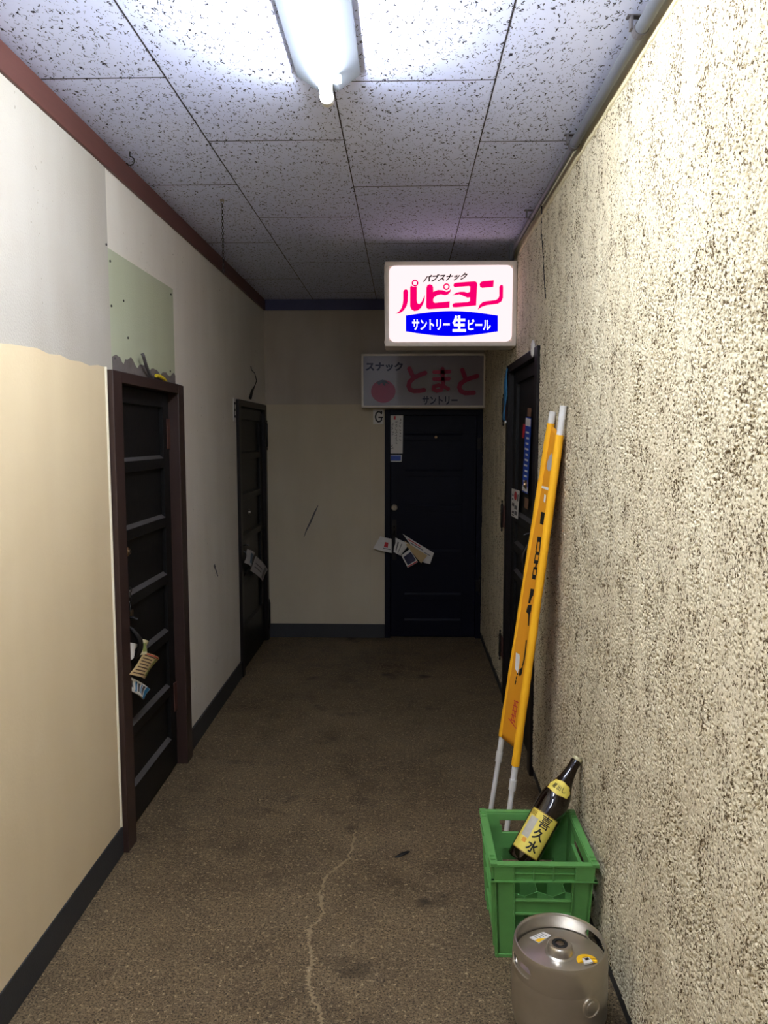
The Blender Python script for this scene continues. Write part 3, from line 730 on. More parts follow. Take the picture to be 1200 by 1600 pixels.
# number plates beside the two left doors
for yy, zz0, h, lab in ((3.735, 1.70, .16, 'small white plate with black marks beside the near left door'), (4.925, 1.70, .15, 'small white plate with black marks beside the far left door')):
    c = [Vector((XL+.001, yy-.032, zz0)), Vector((XL+.001, yy+.032, zz0)), Vector((XL+.001, yy+.032, zz0+h)), Vector((XL+.001, yy-.032, zz0+h))]
    t, c, off = flat('letter_plate', lab, 'plate', c, (.004, 0, 0), M['paper'])
    marks(t, c, off, [(.25, .16, .8, .26), (.25, .44, .7, .54), (.25, .72, .8, .82), (.2, .16, .36, .82)], M['black'], 'letter')
# crumpled scrap stuck on the head of the right door
pc = at(833, 545, X=XR-.02); t = tag(MB().ball(pc, .02, (.5, 1.4, 2.0), 14).build('paper_scrap', M['paper'], None, smooth=True), 'crumpled white scrap stuck on top of the right door frame', 'scrap')
for v in t.data.vertices: v.co += Vector((random.uniform(-.003, .003), random.uniform(-.004, .004), random.uniform(-.005, .005)))

# ------------------------------------------------------------------ papers pushed into the door handles
def sheet(name, label, cat, corners, bulge, m, prints=(), thick=.003, group=None, n=10):
    """bent paper: corners bl, br, tr, tl; bulge = vector added along the middle"""
    c = [Vector(p) for p in corners]; bulge = Vector(bulge)
    ctr = sum(c, Vector())/4; t = thing(name, label, cat, ctr, group)
    S = lambda u, v: on(c, u, v) + bulge*math.sin(PI*u) + bulge*.25*math.sin(5*v+2*u)
    nrm = (c[1]-c[0]).cross(c[3]-c[0]).normalized()
    if nrm.dot(Vector((0, 0, EYE))-ctr) < 0: nrm = -nrm
    def grid(u0, v0, u1, v1, d, th, k):
        mb = MB(); A = [S(u0+(u1-u0)*i/k, v0+(v1-v0)*j/k)+nrm*d for i in range(k+1) for j in range(k+1)]
        B = [p-nrm*th for p in A]; q = k+1
        fs = [(i*q+j, (i+1)*q+j, (i+1)*q+j+1, i*q+j+1) for i in range(k) for j in range(k)]
        N = len(A); edge = [i*q for i in range(q)]+[k*q+j for j in range(1, q)]+[i*q+k for i in range(k-1, -1, -1)]+[j for j in range(k-1, 0, -1)]
        mb.faces(A+B, fs+[tuple(N+i for i in f[::-1]) for f in fs]+[(a, b, N+b, N+a) for a, b in zip(edge, edge[1:]+edge[:1])]); return mb
    grid(0, 0, 1, 1, 0, thick, n).build('paper_sheet', m, t, smooth=True)
    for pname, pm, rects in prints:
        big = MB(); 
        for r in rects:
            g = grid(*r, .0007, .0012, 5); tmp = bpy.data.meshes.new('x'); g.bm.to_mesh(tmp); g.bm.free(); big.bm.from_mesh(tmp); bpy.data.meshes.remove(tmp)
        big.build(pname, pm, t)
    return t
X1 = XL+.03
q = lambda pts, X: [at(x, y, X=X) for x, y in pts]
sheet('leaflet', 'crumpled white leaflet stuffed in the near left door handle', 'leaflet', q(((198,1034),(207,1024),(216,1008),(198,1003)), X1-.012), (.012, 0, 0), M['paper'])
sheet('leaflet', 'curled cream leaflet behind the near left door handle', 'leaflet', q(((214,1024),(226,1020),(231,1004),(217,997)), X1-.02), (.018, 0, 0), M['paper_cream'], [('olive_print', M['paper_green'], [(.2, .2, .5, .8)])])
rr_ = [(.06, .08+.13*k, .62-.1*(k % 2), .13+.13*k) for k in range(7)]
sheet('newsprint_leaflet', 'printed tan leaflet hanging below the near left door handle', 'leaflet', q(((202,1054),(225,1061),(248,1029),(228,1019)), X1), (.014, 0, 0), M['paper_tan'],
      [('brown_print', M['paper_brown'], rr_), ('olive_print', M['paper_green'], [(.66, .1, .95, .5), (.7, .55, .95, .9)]), ('red_print', M['sticker_red'], [(.1, .93, .9, .97)])])
sheet('booklet', 'white and blue folded booklet hanging lowest on the near left door', 'leaflet', q(((199,1077),(224,1093),(234,1077),(199,1055)), X1-.01), (.01, 0, 0), M['paper'],
      [('blue_print', M['paper_blue'], [(.80, .0, .98, .98), (.3, .1, .36, .9), (.56, .2, .6, .9)]), ('grey_print', M['print_grey'], [(.05, .3, .2, .8), (.42, .2, .5, .85), (.64, .15, .74, .9)])], thick=.006)
X2 = XL+.035
sheet('leaflet', 'blue and white leaflet stuffed in the far left door handle', 'leaflet', q(((382,879),(390,889),(397,866),(388,858)), X2), (.02, 0, 0), M['paper_grey'], [('blue_print', M['paper_dkblue'], [(.3, .15, .9, .85)])])
sheet('leaflet', 'grey printed leaflet sticking out of the far left door handle', 'leaflet', q(((391,891),(410,908),(418,890),(401,869)), X2+.004), (.01, 0, 0), M['paper_grey'], [('grey_print', M['print_grey'], [(.72, .1, .9, .9), (.1, .3, .6, .38), (.1, .55, .6, .62)])])
Y4 = YE-.045
qy = lambda pts, Y: [at(x, y, Y=Y) for x, y in pts]
sheet('leaflet', 'white leaflet with a red square left of the end door handle', 'leaflet', qy(((583,857),(612,864),(612,842),(594,838)), Y4), (0, -.012, 0), M['paper'], [('red_square', M['sticker_red'], [(.52, .32, .76, .68)]), ('grey_print', M['print_grey'], [(.5, .2, .95, .25)])])
sheet('leaflet', 'rounded white leaflet hanging in the end door handle', 'leaflet', qy(((615,862),(626,868),(640,850),(618,840)), Y4+.004), (0, -.015, 0), M['paper'], [('grey_print', M['print_grey'], [(.2, .2, .3, .8), (.5, .1, .56, .8)])])
sheet('long_leaflet', 'long printed leaflet behind the tan envelope on the end door', 'leaflet', qy(((662,879),(672,881),(678,864),(629,834)), Y4+.016), (0, -.008, 0), M['paper'], [('red_print', M['sticker_red'], [(.1, .84, .55, .9)]), ('grey_print', M['print_grey'], [(.1, .7, .6, .76), (.62, .6, .9, .66)])])
sheet('envelope', 'tan envelope slanting down from the end door handle', 'envelope', qy(((636,854),(658,880),(668,868),(632,845)), Y4-.002), (0, -.008, 0), M['paper_tan'])
sheet('booklet', 'dark booklet with red foot hanging under the end door handle', 'leaflet', qy(((637,887),(653,878),(640,858),(627,868)), Y4-.012), (0, -.006, 0), M['paper'], [('dark_cover', M['dull_navy'], [(.12, .16, .95, .82)]), ('red_foot', M['sticker_red'], [(.05, .02, .98, .10)])], thick=.005)

# ------------------------------------------------------------------ conduit, cables, hook, chain
cy = [YB+.05, 2.04, 2.83, 3.74, 4.20]; cx, cz = XR-.024, ZC-.034
t = thing('conduit', 'grey conduit pipe running along the ceiling above the right wall', 'pipe', (cx, 2.0, cz))
mb = MB(); mb.tube([(cx, cy[0], cz), (cx, cy[2], cz)], .0165, 16); mb.build('thick_pipe', M['conduit'], t, smooth=True)
mb = MB(); mb.tube([(cx, cy[2], cz), (cx, 4.22, cz), (cx-.004, 4.28, cz-.01), (cx-.012, 4.33, cz-.05)], .0115, 14); mb.build('thin_pipe', M['conduit'], t, smooth=True)
for yy, r in ((2.06, .019), (2.82, .019), (3.72, .014)):
    mb = MB(); mb.tube([(cx, yy-.014, cz), (cx, yy+.014, cz)], r, 16); mb.box((cx-.034, yy-.008, ZC-.003), (cx+.004, yy+.012, ZC)); mb.box((cx-.026, yy-.010, cz), (cx-.020, yy+.010, ZC-.002))
    mb.build('clamp', M['cable'], t)
p0, p1_, p2_, p3_ = at(846, 352, X=XR-.006), at(849, 400, X=XR-.006), at(851, 440, X=XR-.006), at(853, 466, X=XR-.006)
tag(MB().tube([Vector((XR-.006, p0.y, ZC-.03)), p0, p1_, p2_, p3_], [.003, .003, .003, .003, .005], 8).build('hanging_cable', M['dark_cable'], None, smooth=True), 'thin dark cable hanging down the stucco wall near the lit sign', 'cable')
h = at(203, 247, Z=ZC-.02)
tag(MB().tube([Vector((h.x, h.y, ZC+.001)), Vector((h.x, h.y, ZC-.012))]+[h+Vector((.016*math.sin(a), 0, -.010+.016*math.cos(a))) for a in (0, .6, 1.2, 1.8, 2.4, 3.0, 3.6, 4.2)], .0024, 8).build('ceiling_hook', M['iron'], None, smooth=True), 'small dark screw hook in the ceiling near the left wall', 'hook')
ch = at(347, 312, Z=ZC); ctop = at(347, 425, Y=ch.y).z
t = thing('hanging_chain', 'thin metal chain hanging from the ceiling before the left wall', 'chain', (ch.x, ch.y, ZC))
mb = MB(); z = ZC-.012; k = 0
while z > ctop:
    n = 8; ax = (Vector((1, 0, 0)), Vector((0, 1, 0)))[k % 2]
    mb.tube([Vector((ch.x, ch.y, z))+ax*(.0045*math.cos(2*PI*j/n))+Vector((0, 0, .0085*math.sin(2*PI*j/n))) for j in range(n+1)], .0014, 5, caps=False); z -= .0135; k += 1
mb.build('chain_links', M['iron'], t, smooth=True)
mb = MB(); mb.tube([(ch.x, ch.y, ZC), (ch.x, ch.y, ZC-.006)], .010, 12); mb.tube([Vector((ch.x, ch.y, ZC-.012))+Vector((.006*math.cos(2*PI*j/10), 0, .008*math.sin(2*PI*j/10))) for j in range(11)], .0016, 6, caps=False); mb.build('ceiling_eye', M['steel'], t, smooth=True)
def wire(name, label, pts, r, m):
    return tag(MB().tube(pts, r, 8).build(name, m, None, smooth=True), label, 'cable')
Q = lambda x, y, d=.012: at(x, y, X=XL+d)
wire('wire_stub', 'grey twin wire stub sticking up above the near left door', [Q(239, 591, .02), Q(233, 583, .02), Q(228, 570, .03), Q(224, 556, .034), Q(222, 552, .03)], .007, M['cable'])
wire('wire_stub', 'yellow wire stub lying on top of the near left door frame', [Q(244, 587, .016), Q(250, 588, .02), Q(256, 592, .022), Q(259, 596, .018)], .008, M['yellow_cable'])
wire('wire_stub', 'thin dark wire curling up from the far left door top', [Q(391, 622, .010), Q(394, 611, .012), Q(398, 603, .014), Q(401, 595, .02), Q(398, 583, .02), Q(393, 578, .014), Q(392, 572, .012)], [.012, .009, .004, .0035, .003, .003, .003], M['dark_cable'])

# ------------------------------------------------------------------ small dark scrap on the floor
sc_ = at(629, 1336, Z=0)
mb = MB(); A = []
for i in range(9):
    u = i/8; w = .012*math.sin(PI*u)**.6+.001
    for s in (-1, 0, 1): A.append((sc_.x-.03+.06*u, sc_.y-.02+.045*u+s*w, .002+.004*math.sin(PI*u)*(1 if s == 0 else .3)))
mb.faces(A, [(i*3+j, (i+1)*3+j, (i+1)*3+j+1, i*3+j+1) for i in range(8) for j in range(2)])
o = mb.build('dry_leaf', M['black'], None, smooth=True); o.modifiers.new('thickness', 'SOLIDIFY').thickness = .001
tag(o, 'small dark dry leaf on the concrete floor beside the green crate', 'leaf')

# ------------------------------------------------------------------ green crate
CX0, CX1, CY0, CY1, CH = .263, .590, 2.212, 2.562, .315
t = thing('bottle_crate', 'green plastic bottle crate on the floor against the right wall', 'crate', ((CX0+CX1)/2, (CY0+CY1)/2, 0))
def cb(mb, a, b, tap=.0):
    """box inside the crate; the crate narrows towards the floor"""
    c0 = Vector(((CX0+CX1)/2, (CY0+CY1)/2, 0))
    P = []
    for z in (a[2], b[2]):
        k = .90+.10*z/CH
        for x, y in ((a[0], a[1]), (b[0], a[1]), (b[0], b[1]), (a[0], b[1])): P.append((c0.x+(x-c0.x)*k, c0.y+(y-c0.y)*k, z))
    mb.hexa(P)
wi = .012; ix0, ix1, iy0, iy1 = CX0+.012, CX1-.012, CY0+.012, CY1-.012
ZB = .258                                            # foot of the rim band
body = MB()
cw = .062
for x in (ix0, ix1-cw): cb(body, (x, iy0, 0), (x+cw, iy0+wi, ZB+.01)); cb(body, (x, iy1-wi, 0), (x+cw, iy1, ZB+.01))
for y in (iy0, iy1-cw): cb(body, (ix0, y, 0), (ix0+wi, y+cw, ZB+.01)); cb(body, (ix1-wi, y, 0), (ix1, y+cw, ZB+.01))
cb(body, (ix0, iy0, 0), (ix1, iy1, .012))
for z0, z1 in ((.150, .192), (.0, .075)):
    cb(body, (ix0+cw, iy0+.002, z0), (ix1-cw, iy0+wi, z1)); cb(body, (ix0+cw, iy1-wi, z0), (ix1-cw, iy1-.002, z1))
    cb(body, (ix0+.002, iy0+cw, z0), (ix0+wi, iy1-cw, z1)); cb(body, (ix1-wi, iy0+cw, z0), (ix1-.002, iy1-cw, z1))
for z in (.148, .192, .073):                          # thin flanges
    cb(body, (ix0+cw, iy0-.006, z-.003), (ix1-cw, iy0+.004, z+.003)); cb(body, (ix0-.006, iy0+cw, z-.003), (ix0+.004, iy1-cw, z+.003))
for x in (ix0, ix0+cw-.004, ix1-cw, ix1-.004): cb(body, (x, iy0-.007, 0), (x+.004, iy0+.002, ZB))
for y in (iy0, iy0+cw-.004, iy1-cw, iy1-.004): cb(body, (ix0-.007, y, 0), (ix0+.002, y+.004, ZB))
cb(body, (ix0-.005, iy0-.005, 0), (ix0+cw, iy0+.008, .012)); cb(body, (ix1-cw, iy0-.005, 0), (ix1+.002, iy0+.008, .012))
body.build('crate_body', M['crate'], t, bevel=.0015)
rim = MB()
rt = .011
def band(mb, x0, x1, y0, y1):                          # inner wall of the rim band with a lip at top and foot
    cb(mb, (x0, y0, ZB), (x1, y1, CH-.001))
hz0, hz1 = .262, .293                                 # hand holes in the two short and long walls
# front
cb(rim, (ix0, iy0, ZB), (ix1, iy0+wi, CH-.004))
# back with hand hole
cb(rim, (ix0, iy1-wi, ZB-.05), (ix0+.055, iy1, CH-.004)); cb(rim, (ix1-.055, iy1-wi, ZB-.05), (ix1, iy1, CH-.004)); cb(rim, (ix0+.055, iy1-wi, .288), (ix1-.055, iy1, CH-.004)); cb(rim, (ix0+.055, iy1-wi, .150), (ix1-.055, iy1, .245))
# sides with hand holes
for x in (ix0, ix1-wi):
    cb(rim, (x, iy0, ZB-.05), (x+wi, iy0+.07, CH-.004)); cb(rim, (x, iy1-.07, ZB-.05), (x+wi, iy1, CH-.004)); cb(rim, (x, iy0+.07, .288), (x+wi, iy1-.07, CH-.004)); cb(rim, (x, iy0+.07, .150), (x+wi, iy1-.07, .240))
# top lip
lw = .021
cb(rim, (CX0, CY0, CH-.006), (CX1, CY0+lw, CH)); cb(rim, (CX0, CY1-lw, CH-.006), (CX1, CY1, CH)); cb(rim, (CX0, CY0, CH-.006), (CX0+lw, CY1, CH)); cb(rim, (CX1-lw, CY0, CH-.006), (CX1, CY1, CH))
# foot flange of the band, cross ribs, mid rib
cb(rim, (CX0, CY0, ZB), (CX1, CY0+.014, ZB+.004)); cb(rim, (CX0, CY0, ZB), (CX0+.014, CY1, ZB+.004)); cb(rim, (CX1-.014, CY0, ZB), (CX1, CY1, ZB+.004))
fx = [CX0+.010, CX0+.070, CX0+.130, CX0+.190, CX1-.070, CX1-.014]
for x in fx: cb(rim, (x, CY0+.002, ZB), (x+.0035, CY0+.014, CH-.002))
cb(rim, (CX0+.07, CY0+.003, .283), (CX1-.07, CY0+.014, .287))
for x0 in (CX0+.012, CX1-.068): cb(rim, (x0, CY0+.003, ZB+.003), (x0+.058, CY0+.014, CH-.003))
for y in (CY0+.01, CY0+.08, CY1-.08, CY1-.014): cb(rim, (CX0+.002, y, ZB), (CX0+.014, y+.0035, CH-.002))
for y0 in (CY0+.012, CY1-.078): cb(rim, (CX0+.003, y0, ZB+.003), (CX0+.014, y0+.066, CH-.003))
# stacking nibs on the corners
for x in (CX0+.003, CX1-.018):
    for y in (CY0+.026, CY0+.046, CY1-.034, CY1-.054): cb(rim, (x, y, CH), (x+.015, y+.008, CH+.005))
for y in (CY0, CY1-.021):
    for x in (CX0, CX1-.021): cb(rim, (x, y, CH), (x+.021, y+.021, CH+.004))
rim.build('crate_rim', M['crate'], t, bevel=.0015)
# honeycomb cells inside
div = MB(); c3 = (ix1-ix0-2*wi)/3; th = .0018; zt_, zb_ = .160, .012
bx_, by_ = ix0+wi, iy0+wi; rowh = (iy1-iy0-2*wi)/4
def wallseg(a, b):
    a, b = Vector((a[0], a[1], 0)), Vector((b[0], b[1], 0)); s = Vector((-(b-a).y, (b-a).x, 0)).normalized()*th/2
    c0 = Vector(((CX0+CX1)/2, (CY0+CY1)/2, 0)); P = []
    for z in (zb_, zt_):
        k = .90+.10*z/CH
        for p in (a-s, b-s, b+s, a+s): p = c0+(p-c0)*k; P.append((p.x, p.y, z))
    div.hexa(P)
for j in range(1, 4):
    yj = by_+rowh*j
    for i in range(6):
        u0, u1 = i/2, (i+1)/2; am = .014
        f = lambda u: yj+am*(1 if round(u*2) % 2 == (j % 2) else -1)
        wallseg((bx_+c3*u0, f(u0)), (bx_+c3*u1, f(u1)))
for j in range(0, 4):
    for i in range(0, 7):
        if 0 < i < 6 and (i % 2) == (j % 2):
            a = by_+rowh*j+(.014 if j else 0); b = by_+rowh*(j+1)-(.014 if j < 3 else 0); wallseg((bx_+c3*i/2, a), (bx_+c3*i/2, b))
div.build('bottle_divider', M['crate'], t)

# ------------------------------------------------------------------ sake bottle leaning out of the crate
Bb = Vector((.388, 2.425, .205)); Cc = Vector((.5945, 2.545, .510))
ax = (Cc-Bb).normalized(); BL = (Cc-Bb).length; BR = .0505
view = (Vector((0, 0, EYE))-Bb.lerp(Cc, .4)); fx_ = (view-ax*view.dot(ax)).normalized(); fy_ = ax.cross(fx_)
rotm = Matrix((fx_, fy_, ax)).transposed()              # local +x faces the viewer
t = thing('sake_bottle', 'brown glass sake bottle with yellow label leaning out of the crate', 'bottle', Bb, rot=rotm)
prof = [(0, .006), (.03, .004), (BR-.006, 0), (BR-.001, .004), (BR, .012), (BR, .215), (BR-.001, .230), (BR-.005, .250), (BR-.012, .270), (BR-.020, .290), (BR-.0265, .310), (.0205, .330), (.0182, .345), (.0172, .360), (.0168, BL-.022), (.0185, BL-.021), (.0185, BL-.013), (.0160, BL-.012), (.0160, BL-.006), (0, BL-.006)]
def prof_r(z):
    for (r0, z0), (r1, z1) in zip(prof, prof[1:]):
        if z0 <= z <= z1 and z1 > z0: return r0+(r1-r0)*(z-z0)/(z1-z0)
    return BR
def local(name, mb, m, parent, smooth=True, bevel=0):
    bmesh.ops.recalc_face_normals(mb.bm, faces=mb.bm.faces)
    me = bpy.data.meshes.new(name); mb.bm.to_mesh(me); mb.bm.free(); return link(name, me, m, parent, smooth, bevel, local=True)
local('bottle_glass', MB().lathe(prof, 56), M['bottle'], t)
local('bottle_cap', MB().lathe([(.0172, BL-.010), (.0178, BL-.009), (.0178, BL-.001), (.0165, BL+.001), (0, BL+.001)], 32), M['cap'], t)
def wrap(u, z, d): r = prof_r(z)+d; a = u; return Vector((r*math.cos(a), r*math.sin(a), z))
A0 = -.20                                               # label turned a little
def patch(u0, u1, z0, z1, d, n=28, k=6):
    mb = MB(); A = [wrap(u0+(u1-u0)*i/n, z0+(z1-z0)*j/k, d) for i in range(n+1) for j in range(k+1)]
    mb.faces(A, [(i*(k+1)+j, (i+1)*(k+1)+j, (i+1)*(k+1)+j+1, i*(k+1)+j+1) for i in range(n) for j in range(k)]); return mb
def wtext(mb, body, u0, u1, z0, z1, d, bold=0, rot=0):
    vs, fs = text_polys(body, bold); fb = MB(); fb.faces([(a, b, 0) for a, b in vs], fs)
    for k in range(1, 10):                                # cut the flat letters so that they bend round the glass
        bmesh.ops.bisect_plane(fb.bm, geom=fb.bm.verts[:]+fb.bm.edges[:]+fb.bm.faces[:], plane_co=(k/10, 0, 0), plane_no=(1, 0, 0))
    fb.bm.verts.index_update()
    mb.faces([wrap(u0+(u1-u0)*v.co.x, z0+(z1-z0)*v.co.y, d) for v in fb.bm.verts], [tuple(v.index for v in f.verts) for f in fb.bm.faces]); fb.bm.free(); return mb
la, lb, lz0, lz1 = A0-.98, A0+1.15, .030, .172
lab = local('main_label', patch(la, lb, lz0, lz1, .0004), M['label'], t)
e = MB()
for u0, u1, z0, z1 in ((la, lb, lz0, lz0+.003), (la, lb, lz1-.003, lz1), (la, la+.05, lz0, lz1), (lb-.05, lb, lz0, lz1)):
    g = patch(u0, u1, z0, z1, .0007); tmp = bpy.data.meshes.new('x'); g.bm.to_mesh(tmp); g.bm.free(); e.bm.from_mesh(tmp); bpy.data.meshes.remove(tmp)
local('label_border', e, M['label_edge'], lab)
local('label_artwork', patch(A0-.70, A0-.10, .075, .145, .0007), M['label_art'], lab)
local('label_accent', patch(A0-.45, A0-.15, .058, .072, .0008), M['label_orange'], lab)
g = MB()
for i, chx in enumerate('喜久水'): wtext(g, chx, A0+.02, A0+.76, (.126, .084, .041)[i], (.168, .122, .080)[i], .0011, bold=(.012, .028, .028)[i])
local('brush_lettering', g, M['black'], lab)
g = MB()
for k in range(5): 
    p = patch(A0-.86+.10*k, A0-.80+.10*k, .148, .165, .0008, 3, 2); tmp = bpy.data.meshes.new('x'); p.bm.to_mesh(tmp); p.bm.free(); g.bm.from_mesh(tmp); bpy.data.meshes.remove(tmp)
local('small_writing', g, M['label_edge'], lab)
# neck label: scalloped oval on the shoulder
def oval(d, s, n=40):
    mb = MB(); zc_, hz, hu = .268, .024, 1.12; rings = []
    for q in range(7):
        f = q/6*s; ring = []
        for k in range(n):
            a = 2*PI*k/n; w = 1+.06*math.cos(8*a); ring.append(wrap(A0+.06+hu*f*w*math.copysign(abs(math.cos(a))**.75, math.cos(a)), zc_+hz*f*w*math.copysign(abs(math.sin(a))**.8, math.sin(a)), d))
        rings.append(ring)
    for r0, r1 in zip(rings[1:], rings[2:]):
        mb.faces(r0+r1, [(k, (k+1) % n, n+(k+1) % n, n+k) for k in range(n)])
    mb.faces([sum(rings[1], Vector())/n]+rings[1], [(0, 1+k, 1+(k+1) % n) for k in range(n)])
    return mb
nl = local('neck_label', oval(.0010, 1.0), M['label_edge'], t); local('label_face', oval(.0014, .93), M['label'], nl)
g = MB()
for i, chx in enumerate('蔵出し'): wtext(g, chx, A0-.50+.42*i, A0-.20+.42*i, .258, .276, .0030, bold=.004)
local('label_lettering', g, M['black'], nl)

# ------------------------------------------------------------------ steel keg
K = Vector((.420, 1.948, 0)); KS = 1.06; KH = .26
kz = lambda z: KH+(z-.336)*KS
t = thing('beer_keg', 'small stainless steel beer keg on the floor in front of the crate', 'keg', K)
mt = Matrix.Translation(K)
kp = [(0, .02), (.09, .012), (.099, .004), (.104, 0), (.108, .004), (.112, .018), (.1165, .030), (.121, .048), (.1237, .064), (.1248, .074), (.1268, .078), (.1268, .086), (.1252, .091), (.1262, .120), (.1268, .150), (.1262, .170), (.1245, .188), (.121, .200), (.118, .213), (.106, .2155), (.064, .2217), (.036, .226), (0, .226)]
MB().lathe(kp, 72, mt).build('keg_body', M['keg'], t, smooth=True, angle=40)
ch_prof = [((r_+.004)*KS, kz(z_)) for r_, z_ in [(.1140, .264), (.1150, .285), (.1140, .305), (.1120, .322), (.1110, .330), (.1090, .3355), (.1060, .336), (.1040, .333), (.1040, .329), (.1065, .324), (.1090, .310), (.1105, .292), (.1105, .264)]]
o = MB().lathe(ch_prof, 96, mt, closed=True).build('keg_chime', M['keg'], t, smooth=True, angle=50)
def cutter(ang, w, z0, z1):
    r = .112*KS; w *= KS; z0 = kz(z0); z1 = kz(z1); c = K+Vector((r*math.cos(ang), r*math.sin(ang), 0)); tx = Vector((-math.sin(ang), math.cos(ang), 0)); nr = Vector((math.cos(ang), math.sin(ang), 0))
    h = (z1-z0)/2; poly = []
    for k in range(13): q_ = -PI/2+PI*k/12; poly.append(c+tx*(w/2-h+h*math.cos(q_))+Vector((0, 0, (z0+z1)/2+h*math.sin(q_)))-nr*.03)
    for k in range(13): q_ = PI/2+PI*k/12; poly.append(c+tx*(-w/2+h+h*math.cos(q_))+Vector((0, 0, (z0+z1)/2+h*math.sin(q_)))-nr*.03)
    return MB().prism(poly, nr*.06).build('cutter', M['keg'])
cuts = [cutter(math.radians(22), .085, .288, .318), cutter(math.radians(202), .085, .282, .312)]
for c in cuts:
    b = o.modifiers.new('slot', 'BOOLEAN'); b.operation = 'DIFFERENCE'; b.object = c; b.solver = 'EXACT'
bpy.context.view_layer.update()
me = bpy.data.meshes.new_from_object(o.evaluated_get(bpy.context.evaluated_depsgraph_get()))
o.modifiers.clear(); o.data = me
for c in cuts: bpy.data.objects.remove(c)
kt = Matrix.Translation(K+Vector((0, 0, kz(.300)))) @ Matrix.Scale(KS, 4)
v = MB().lathe([(.042, -.004), (.040, .002), (.033, .006), (.0315, .022), (.027, .027), (.020, .027), (.019, .022), (0, .022)], 40, kt).build('valve_neck', M['keg'], t, smooth=True, angle=40)
MB().lathe([(.0185, .022), (.0185, .0265), (.012, .0275), (.012, .023)], 32, kt, closed=True).build('valve_seal', M['rubber'], v, smooth=True)
MB().lathe([(.0100, .022), (.0100, .0275), (.006, .0285), (0, .0285)], 24, kt).build('valve_core', M['steel'], v, smooth=True)
a_ = math.radians(-62); nr = Vector((math.cos(a_), math.sin(a_), 0)); mt2 = Matrix.Translation(K+nr*.1235+Vector((0, 0, .155))) @ nr.to_track_quat('Z', 'Y').to_matrix().to_4x4()
MB().lathe([(.028, -.006), (.028, .0045), (.025, .0062), (.023, .0040), (.017, .0038), (.015, .0060), (0, .0064)], 36, mt2).build('embossed_disc', M['keg'], t, smooth=True)
zs_ = kz(.299)+.002
st = [at(x, y, Z=zs_) for x, y in ((827.5,1465.5),(842,1474),(861,1462),(849,1456.5))]
t2 = thing('paper_tag', 'small white and yellow paper tag on top of the steel keg', 'tag', sum(st, Vector())/4)
MB().prism(st, (0, 0, .0015)).build('tag_sheet', M['paper'], t2)
MB().prism([on(st, u, v_)+Vector((0, 0, .0016)) for u, v_ in ((.55, 0.02), (.98, .02), (.98, .55), (.60, .30))], (0, 0, .0008)).build('yellow_corner', M['tag_yellow'], t2)
mb = MB()
for k in range(4): mb.prism([on(st, u, v_)+Vector((0, 0, .0016)) for u, v_ in ((.08, .25+.17*k), (.5+.1*k, .25+.17*k), (.5+.1*k, .29+.17*k), (.08, .29+.17*k))], (0, 0, .0006))
mb.build('small_writing', M['print_grey'], t2)
# yellow plastic tag ring lying inside the rim
tc_ = at(917, 1502, Z=kz(.300))
t2 = thing('yellow_tag', 'yellow plastic tag lying inside the keg rim', 'tag', tc_)
mb = MB(); n = 22
for k in range(n):
    a, b = -.3+3.9*k/n, -.3+3.9*(k+1)/n
    P = lambda a, r, z: tc_+Vector((r*math.cos(a), r*math.sin(a)*.9, z))
    mb.hexa([P(a, .013, 0), P(a, .027, 0), P(b, .027, 0), P(b, .013, 0), P(a, .013, .005), P(a, .027, .003), P(b, .027, .003), P(b, .013, .005)])
mb.build('tag_loop', M['tag_yellow'], t2, smooth=True)
mb = MB(); mb.prism([tc_+Vector((x, y, .001)) for x, y in ((-.010, -.016), (.014, -.008), (.008, .010), (-.012, .004))], (0, 0, .004)); mb.build('white_card', M['paper'], t2)
mb = MB(); mb.prism([tc_+Vector((x, y, .0052)) for x, y in ((-.004, -.004), (.008, .0), (.004, .007), (-.006, .003))], (0, 0, .0006)); mb.build('dark_print', M['black'], t2)

# ------------------------------------------------------------------ two banner poles and the yellow banner
LT, LF = at(863.5, 644, X=XR-.020), at(766.5, 1268, Z=.012)
RT, RF = at(880.5, 635, X=XR-.020), at(788.3, 1322, Z=.012)
for (T_, F_, lab) in ((LT, LF, 'white banner pole farther from the viewer leaning on the right wall'), (RT, RF, 'white banner pole nearest the viewer leaning on the right wall')):
    t = thing('banner_pole', lab, 'pole', F_, 'banner poles leaning on the right wall')
    mb = MB(); m_ = F_.lerp(T_, .15); mb.tube([F_, m_], .0105, 16); mb.build('lower_tube', M['pole'], t, smooth=True)
    mb = MB(); mb.tube([m_, T_], .0125, 16); mb.build('upper_tube', M['pole'], t, smooth=True)
    mb = MB(); mb.tube([m_+(F_-m_).normalized()*.03, m_+(T_-m_).normalized()*.012], .0145, 16); mb.build('joint_collar', M['pole'], t, smooth=True)
    mb = MB(); mb.tube([T_+(F_-T_).normalized()*.05, T_+(T_-F_).normalized()*.002], .0138, 16); mb.build('end_cap', M['pole'], t, smooth=True)
def s_for(T_, F_, py):                                  # share along the pole from foot where the picture height is py
    lo, hi = 0.0, 1.0
    for _ in range(40):
        mid = (lo+hi)/2
        if proj(F_.lerp(T_, mid))[1] > py: lo = mid
        else: hi = mid
    return (lo+hi)/2
t = thing('banner', 'yellow advertising banner wrapped between the two white poles', 'banner', (LF+RF)/2+Vector((0, 0, .4)))
l0, l1 = s_for(LT, LF, 1150), s_for(LT, LF, 662); r0, r1 = s_for(RT, RF, 1196), s_for(RT, RF, 680)
Lp = lambda v: LF.lerp(LT, l0+(l1-l0)*v); Rp = lambda v: RF.lerp(RT, r0+(r1-r0)*v)
bn = (RT-RF).cross(LT-RT).normalized()
if bn.dot(Vector((0, 0, EYE))-RT) < 0: bn = -bn
